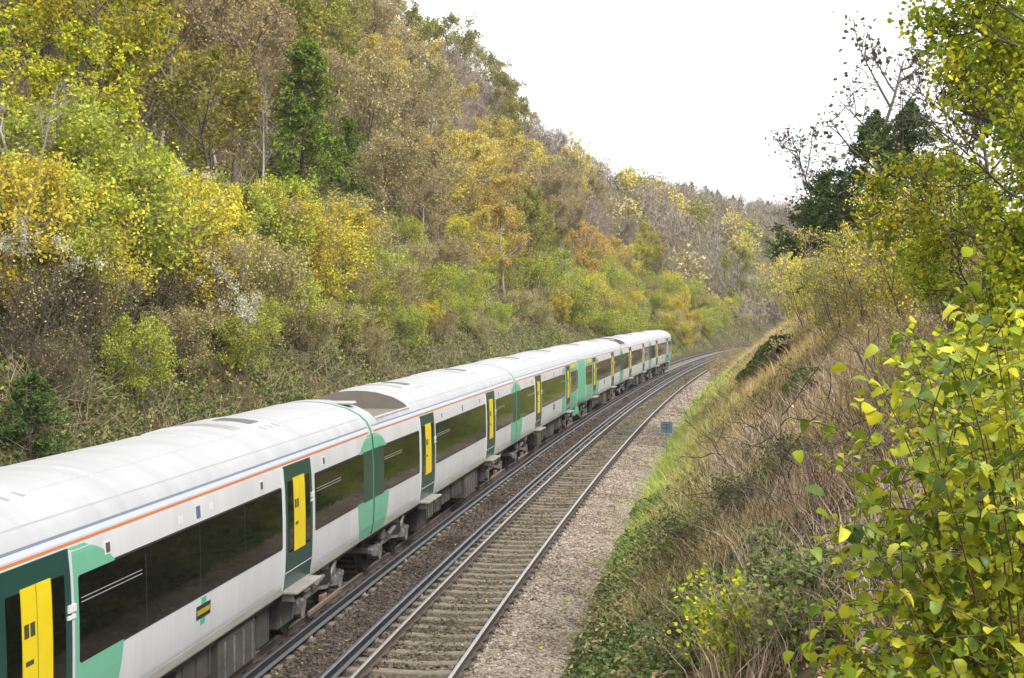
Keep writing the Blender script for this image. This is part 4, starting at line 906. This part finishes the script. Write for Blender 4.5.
at_px(826, 282, P_YEW2, 'yew_tree', 'lower dark yew at the left, jutting into the sky', 'conifer', 165, 3.0, .9, dist=62)
at_px(905, 285, P_YEW, 'yew_tree', 'dark yew half hidden behind yellow leaves of the right trees', 'conifer', 170, 5.0, dist=55)
at_px(862, 290, P_THIN, 'thin_tree', 'thin tree with sparse dark leaves against the white sky', 'tree', 335, .3, .84, dist=56)
at_px(836, 290, P_THIN, 'thin_tree', 'smaller sparse tree with a few brown leaves left of the yews', 'tree', 190, 2.3, dist=64)
RS = [(778, 318, 0, 48, 'small pale shrub left of the yellow shrub at the yew foot'), (812, 330, 1, 85, 'tall yellow sprays between the two yews, in front'), (845, 340, 0, 100, 'pale green sprays rising before the pointed yew'), (795, 322, 1, 62, 'yellow shrub hiding the foot of the lower dark yew'), (828, 328, 0, 78, 'pale green shrub in front of the yews, second from their left'), (862, 338, 1, 95, 'bushy yellow shrub in front of the pointed yew'), (880, 330, 0, 130, 'upright pale yellow shrub left of the lower yellow-green tree'), (920, 335, 1, 165, 'tall bright yellow shrub under the dark yews'), (850, 315, 1, 95, 'yellow shrub at the foot of the yews, left of the tall yellow one'),
      (960, 350, 0, 120, 'pale green shrub beneath the tall corner tree'), (815, 305, 0, 60, 'small pale green shrub left of the yew foot'), (785, 300, 1, 45, 'small golden shrub on the bank skyline nearest the sky gap'),
      (1000, 350, 1, 110, 'yellow shrub at the right edge under the corner tree'), (900, 350, 1, 80, 'low yellow shrub in front of the upright pale one'), (760, 305, 0, 35, 'tiny pale shrub on the bank skyline above the track bend')]
for q, (px, py, v, hp, lab) in enumerate(RS): at_px(px, py, P_SPRIG[v], 'leafy_shrub', lab, 'shrub', hp, q*1.3, group='shrubs on the right bank')
ST_ = [(835, 345, 45), (865, 365, 55), (745, 340, 24), (855, 395, 50), (890, 390, 70), (910, 375, 70), (870, 440, 70), (755, 318, 26), (930, 400, 80), (865, 505, 80)]
for q, (px, py, hp) in enumerate(sorted(ST_)):
    at_px(px, py, P_STEM[q % 2], 'dry_shrub', f'{ORD[q] if q < len(ORD) else ["seventeenth", "eighteenth", "nineteenth", "twentieth", "twenty-first", "twenty-second"][q-16]} thin tan-stemmed shrub from the left on the right bank', 'shrub', hp*1.15, q*.9, group='dry shrubs on the right bank')
for q, (s, d) in enumerate([(112, 3.0), (118, 2.7), (124, 2.9), (131, 2.6), (139, 2.9), (147, 2.7), (156, 3.0)]):
    plant(P_STEM[q % 2], 'dry_shrub', f'{ORD[q]} dry shrub, counted from the camera, hiding the track bend', 'shrub', s, d, .85+.1*(q % 3), q*1.7, 'dry shrubs at the track bend')
at_px(838, 560, P_DARKB, 'bare_shrub', 'bare dark-branched shrub reaching left over the dead stalks', 'shrub', 185, 1.0)
at_px(745, 480, P_DARKB, 'bare_shrub', 'small bare dark shrub near the blue-grey sign', 'shrub', 60, 2.0)
at_px(700, 430, P_DARKB, 'bare_shrub', 'lone leafless sapling between sign and ivy-covered log', 'shrub', 45, 3.3)
for q, (px, py, v, hp, lab) in enumerate([(700, 655, 1, 60, 'low dark bramble at the bottom edge beside the path'), (760, 655, 0, 75, 'yellow-green bramble near the bottom edge, middle of three'), (815, 640, 1, 90, 'green bramble beside the hazel foot, right of the yellow-green bramble'), (745, 520, 1, 40, 'dark evergreen bramble among the dead stalks'), (800, 480, 1, 38, 'bramble below the bare branches'), (690, 560, 1, 45, 'flat ivy-dark bramble above the path edge')]):
    at_px(px, py, P_BRAM[v], 'bramble', lab, 'bramble', hp, q*1.1, group='brambles on the right bank')
# ivy-smothered log and stump
def ivy_log(p0, p1, r, n, seed):
    g = np.random.default_rng(seed); t = g.random(n)[:, None]; a = g.random(n)*6.28
    ax = unit((p1-p0)[None])[0]; u = unit(np.cross(ax, [0, 0, 1.])[None])[0]; w = np.cross(u, ax); rad = r*(.75+.6*t[:, 0])*(.8+.4*vnoise(t[:, 0]*7, a*2, seed))
    P = p0+(p1-p0)*t+(u*np.cos(a)[:, None]+w*np.sin(a)[:, None])*rad[:, None]
    return leaf_cards(g, P, .09+.08*g.random(n), 0, .4, .8, 'oval')
for (a, b_, r, lab, nm) in [((745, 385), (800, 350), .55, 'fallen log thickly covered in dark ivy on the right bank', 'ivy_log'), ((790, 412), (832, 404), .50, 'low round ivy-covered stump below the ivy log', 'ivy_stump')]:
    e = []
    for px, py in (a, b_):
        s, d, t = hit(px, py); x, y = pos(s, d); e.append(np.array([float(x), float(y), float(zg(s, d))+.15]))
    e[1] = e[0]+(e[1]-e[0])*min(1, 5.0/np.linalg.norm(e[1]-e[0]))+np.array([0, 0, .15])
    o = thing(nm, lab, 'log'); link('log', mesh_np('log', [tubes(np.stack([np.linspace(e[0], e[1], 4)]), r*.55, r*.7, 9)], BARK), o)
    link('ivy', mesh_np('ivy', [ivy_log(e[0], e[1], r, 2600, 3)], LM['iv']), o)['kind'] = 'stuff'

# ------------------------------------------------------------------ foreground hazel with leaves one can pick out
def hazel_mat():
    m = leafmat('single hazel leaf', [(0, (.03, .075, .008)), (.35, (.105, .16, .012)), (.68, (.22, .25, .018)), (.9, (.36, .335, .022)), (1, (.45, .37, .03))], trans=.35, rough=.4, spec=.45)
    n = m.node_tree.nodes; l = m.node_tree.links
    r = next(x for x in n if x.type == 'VALTORGB'); oi = next(x for x in n if x.type == 'OBJECT_INFO')
    w = noise(n, l, 14, 3); a = n.new('ShaderNodeMath'); a.operation = 'MULTIPLY_ADD'; a.inputs[1].default_value = .30; l.new(w.outputs['Fac'], a.inputs[0])
    s = n.new('ShaderNodeMath'); s.operation = 'SUBTRACT'; s.inputs[1].default_value = .15; l.new(oi.outputs['Random'], s.inputs[0]); l.new(s.outputs[0], a.inputs[2])
    l.new(a.outputs[0], r.inputs[0])
    sp = noise(n, l, 5.5, 5); sr = ramp(n, [(.60, (0, 0, 0)), (.70, (1, 1, 1))]); l.new(sp.outputs['Fac'], sr.inputs[0])                   # brown spots and scorched patches
    h = next(x for x in n if x.type == 'HUE_SAT'); bm_ = n.new('ShaderNodeMix'); bm_.data_type = 'RGBA'; bm_.inputs['B'].default_value = (.16, .09, .03, 1)
    l.new(sr.outputs[0], bm_.inputs['Factor']); l.new(r.outputs[0], bm_.inputs['A']); l.new(bm_.outputs['Result'], h.inputs['Color'])
    tc = n.new('ShaderNodeTexCoord'); sx = n.new('ShaderNodeSeparateXYZ'); l.new(tc.outputs['Object'], sx.inputs[0])      # side veins
    ab = n.new('ShaderNodeMath'); ab.operation = 'ABSOLUTE'; l.new(sx.outputs[0], ab.inputs[0])
    sb = n.new('ShaderNodeMath'); sb.operation = 'SUBTRACT'; l.new(sx.outputs[1], sb.inputs[0]); l.new(ab.outputs[0], sb.inputs[1])
    mu = n.new('ShaderNodeMath'); mu.operation = 'MULTIPLY'; mu.inputs[1].default_value = 55; l.new(sb.outputs[0], mu.inputs[0])
    si = n.new('ShaderNodeMath'); si.operation = 'SINE'; l.new(mu.outputs[0], si.inputs[0])
    bp = n.new('ShaderNodeBump'); bp.inputs['Strength'].default_value = .14; bp.inputs['Distance'].default_value = .03; l.new(si.outputs[0], bp.inputs['Height']); l.new(bp.outputs[0], n['Principled BSDF'].inputs['Normal'])
    return m
M_HZ = hazel_mat()
def hazel_leaf(seed):
    """broad heart-shaped leaf, 1 long, folded on its midrib and curled"""
    r = random.Random(seed); ys = [0, .12, .32, .55, .75, .9, 1.0]; ws = [.10, .34, .45, .46, .36, .20, 0.0]
    fold = r.uniform(.1, .75); curl = r.uniform(.0, .8); tw = r.uniform(-.25, .25); V = []
    for y, w in zip(ys, ws):
        for e in (-1, 0, 1):
            ww = w*(1+r.uniform(-.13, .13)); z = abs(e)*ww*fold-curl*y*y+e*tw*y*.5*ww+r.uniform(-.045, .045)*(e != 0)
            V.append((e*ww, y-(.04 if e and y == 0 else 0)*2, z))
    f = []
    for k in range(len(ys)-1):
        for e in (0, 1): f.append([k*3+e, k*3+e+1, k*3+e+4, k*3+e+3])
    return np.array(V), np.array(f)
HL = [hazel_leaf(k) for k in range(12)]; HME = [mesh_np('leaf', [(v, f, 0, True)], M_HZ) for v, f in HL]
g = np.random.default_rng(31)
hb = at(1035, 640, 6.6); s, d = sd_of(hb[:1], hb[1:2]); hx, hy = pos(s, d); hbase = np.array([float(hx[0]), float(hy[0]), float(zg(s, d)[0])-.1])
hz = thing('hazel_bush', 'big-leaved yellow-green hazel bush in the right foreground', 'bush', tuple(hbase))
tips = [(1000, 285), (945, 330), (905, 395), (905, 350), (850, 415), (812, 440), (838, 500), (828, 555), (800, 610), (870, 600), (900, 480), (960, 430), (1015, 380), (980, 520), (1020, 540), (940, 600), (1000, 640), (880, 650), (930, 690), (840, 660),
        (955, 370), (990, 440), (870, 460), (1024, 300), (885, 540), (920, 560), (1020, 470), (960, 650), (1010, 600), (860, 520), (975, 330), (925, 440)]
tips += [(a+g.normal()*22, b+g.normal()*22) for a, b in tips if a > 840]; BR, leaves = [], []
for k, (px, py) in enumerate(tips):
    tip = at(px+g.normal()*6, py+g.normal()*6, 5.4+2.4*g.random()); mid = hbase*.45+tip*.55+np.array([.15, .1, .35+.3*g.random()])
    t = np.linspace(0, 1, 12)[:, None]; C = (1-t)**2*hbase+2*t*(1-t)*mid+t**2*tip; BR.append(C)
    for w in range(10):                                            # side shoots
        i = g.integers(5, 11); e = C[i]+unit(g.normal(size=3)*np.array([1, 1, .5])+unit(C[i]-C[i-1])*.8)*(.25+.3*g.random()); B2 = C[i]+(e-C[i])*t-np.array([0, 0, .08])*t**2; BR.append(B2)
        for q in np.linspace(.15, 1, 7): leaves.append((B2[int(q*11)], e-C[i]))
    for q in np.linspace(.45, 1, 16): leaves.append((C[int(q*11)]+g.normal(size=3)*.02, C[-1]-C[-3]))
BR = np.array(BR)-hbase
link('stem', mesh_np('stem', [tubes(BR, np.where(np.linalg.norm(BR[:, -1]-BR[:, 0], axis=1) > 1, .0085, .0032), .0018, 4)], plain('hazel twigs', (.13, .085, .05), .7, var=.3)), hz)
LF = []
for k, (p, dr) in enumerate(leaves):
    side = unit(g.normal(size=3)*np.array([1, 1, .4])); ax = unit(unit(dr)*.5+side*.9+np.array([0, 0, -.35])); nrm = unit(np.array([0, 0, 1.])+g.normal(size=3)*.42); xx = unit(np.cross(ax, nrm)); zz = np.cross(xx, ax)
    LF.append((p-hbase+ax*.003, np.stack([xx, ax, zz], 1), .028+.044*g.random()))
dist = np.array([np.linalg.norm(p+hbase-CAM) for p, _, _ in LF]); qq = project(np.array([p+hbase for p, _, _ in LF])); key = dist-10*((qq[:, 0] > 0) & (qq[:, 0] < 1030) & (qq[:, 1] < 690)); order = np.argsort(key)
rest = []
for n_, k in enumerate(order):
    p, Rm, sz = LF[k]
    if n_ < 300:
        o = link('leaf', HME[k % 12], hz); Mx = Matrix.Identity(4)
        for i in range(3):
            for j in range(3): Mx[i][j] = Rm[i, j]*sz
            Mx[i][3] = p[i]
        o.matrix_local = Mx
    else: v, f = HL[k % 12]; rest.append(((v*sz)@Rm.T+p, f, 0, True))
LM['hz2'] = leafmat('inner hazel leaves', [(0, (.03, .07, .007)), (.3, (.11, .165, .012)), (.6, (.24, .265, .018)), (.88, (.40, .37, .022)), (1, (.50, .41, .03))], trans=.35, rough=.5, clump=.3, cscale=2.0)
link('inner_foliage', mesh_np('inner_foliage', rest, LM['hz2']), hz)['kind'] = 'stuff'
P_BACK = broadleaf(231, 4, 1.5, 'hz', BARK, 'dark', stems=6, n1=11, n2=6, n3=4, clear=.1, lpt=9, lsize=.085, spread=.10, kind='oval', tw=.004, width=.85)
for q, (px, py, dd_, hp, lab) in enumerate([(1075, 700, 9.5, 330, 'leafy hazel behind the foreground hazel, centre of the right corner'), (1130, 690, 8.5, 400, 'leafy hazel at the right picture edge behind the foreground hazel'), (950, 720, 8.6, 250, 'low leafy hazel left of the foreground hazel, above the pale stick')]):
    at_px(px, py, P_BACK, 'hazel_bush', lab, 'bush', hp, q*2.0, dist=dd_)
# broken pale stick among the brambles
pa, pb = at(845, 690, 6.9), at(891, 630, 7.2)
stk = thing('broken_stick', 'pale broken stick poking up through the brambles', 'stick', tuple(pa)); q_ = pb-pa
link('shaft', mesh_np('shaft', [tubes(np.array([[-q_*2.5, -q_*1.2, q_*.0+np.array([.004, 0, .004]), q_*.45+np.array([-.006, 0, 0]), q_]]), .021, .016, 8)], plain('weathered pale wood', (.52, .5, .47), .8, var=.2, scale=20)), stk)
link('broken_end', mesh_np('broken_end', cyl(tuple(q_*.99), tuple(q_*1.015), .0165, 8, r1=.009), plain('raw wood', (.6, .55, .45), .9)), stk)

# ------------------------------------------------------------------ clematis seed heads over the left shrubs
for q, (pts, lab) in enumerate([([(5, 240), (30, 238), (60, 246), (78, 262)], 'white clematis seed heads trailing at the left picture edge'), ([(205, 262), (222, 275), (238, 295), (250, 312)], 'white clematis strand hanging down beside the yellow shrubs'),
                                ([(128, 125), (134, 160), (136, 190), (150, 205)], 'pale clematis climbing a trunk among yellow-green trees'), ([(165, 168), (180, 172), (195, 176), (205, 186)], 'short white clematis tuft right of the climbing one')]):
    P = []
    for px, py in pts:
        s, d, t = hit(px, py+75); P.append(at(px, py, t-2.5))
    P = np.array(P); o = thing('clematis_vine', lab, 'vine', tuple(P[0]-[0, 0, 0])); C = np.array([[np.interp(t, np.linspace(0, 1, 4), P[:, k]) for k in range(3)] for t in np.linspace(0, 1, 24)])-P[0]
    link('vine_stem', mesh_np('vine_stem', [tubes(np.array([C]), .015, .01, 5)], TW['brown']), o)
    n = 1600; ctr = C[g.integers(0, 24, 18)]+g.normal(size=(18, 3))*np.array([.25, .25, .2]); pp = ctr[g.integers(0, 18, n)]+g.normal(size=(n, 3))*.085*(.4+1.4*g.random((n, 1)))
    link('seed_heads', mesh_np('seed_heads', [leaf_cards(g, pp, .035+.045*g.random(n), 0, .2, .9)], LM['wt']), o)['kind'] = 'stuff'

# ------------------------------------------------------------------ thin autumn air
hm = bpy.data.materials.new('autumn haze'); hm.use_nodes = True; hn = hm.node_tree.nodes; hn.remove(hn['Principled BSDF'])
pv = hn.new('ShaderNodeVolumePrincipled'); pv.inputs['Color'].default_value = (.93, .94, .97, 1); pv.inputs['Density'].default_value = .00022
hm.node_tree.links.new(pv.outputs[0], hn['Material Output'].inputs['Volume'])
lo, hi = np.array([gx.min()-5, gy.min()-5, gz.min()-1.5]), np.array([gx.max()+5, gy.max()+5, gz.max()+18])
tag(link('haze', mesh_np('haze', box((lo+hi)/2, hi-lo, 0), hm)), 'thin pale haze in the valley air', 'haze', kind='stuff')
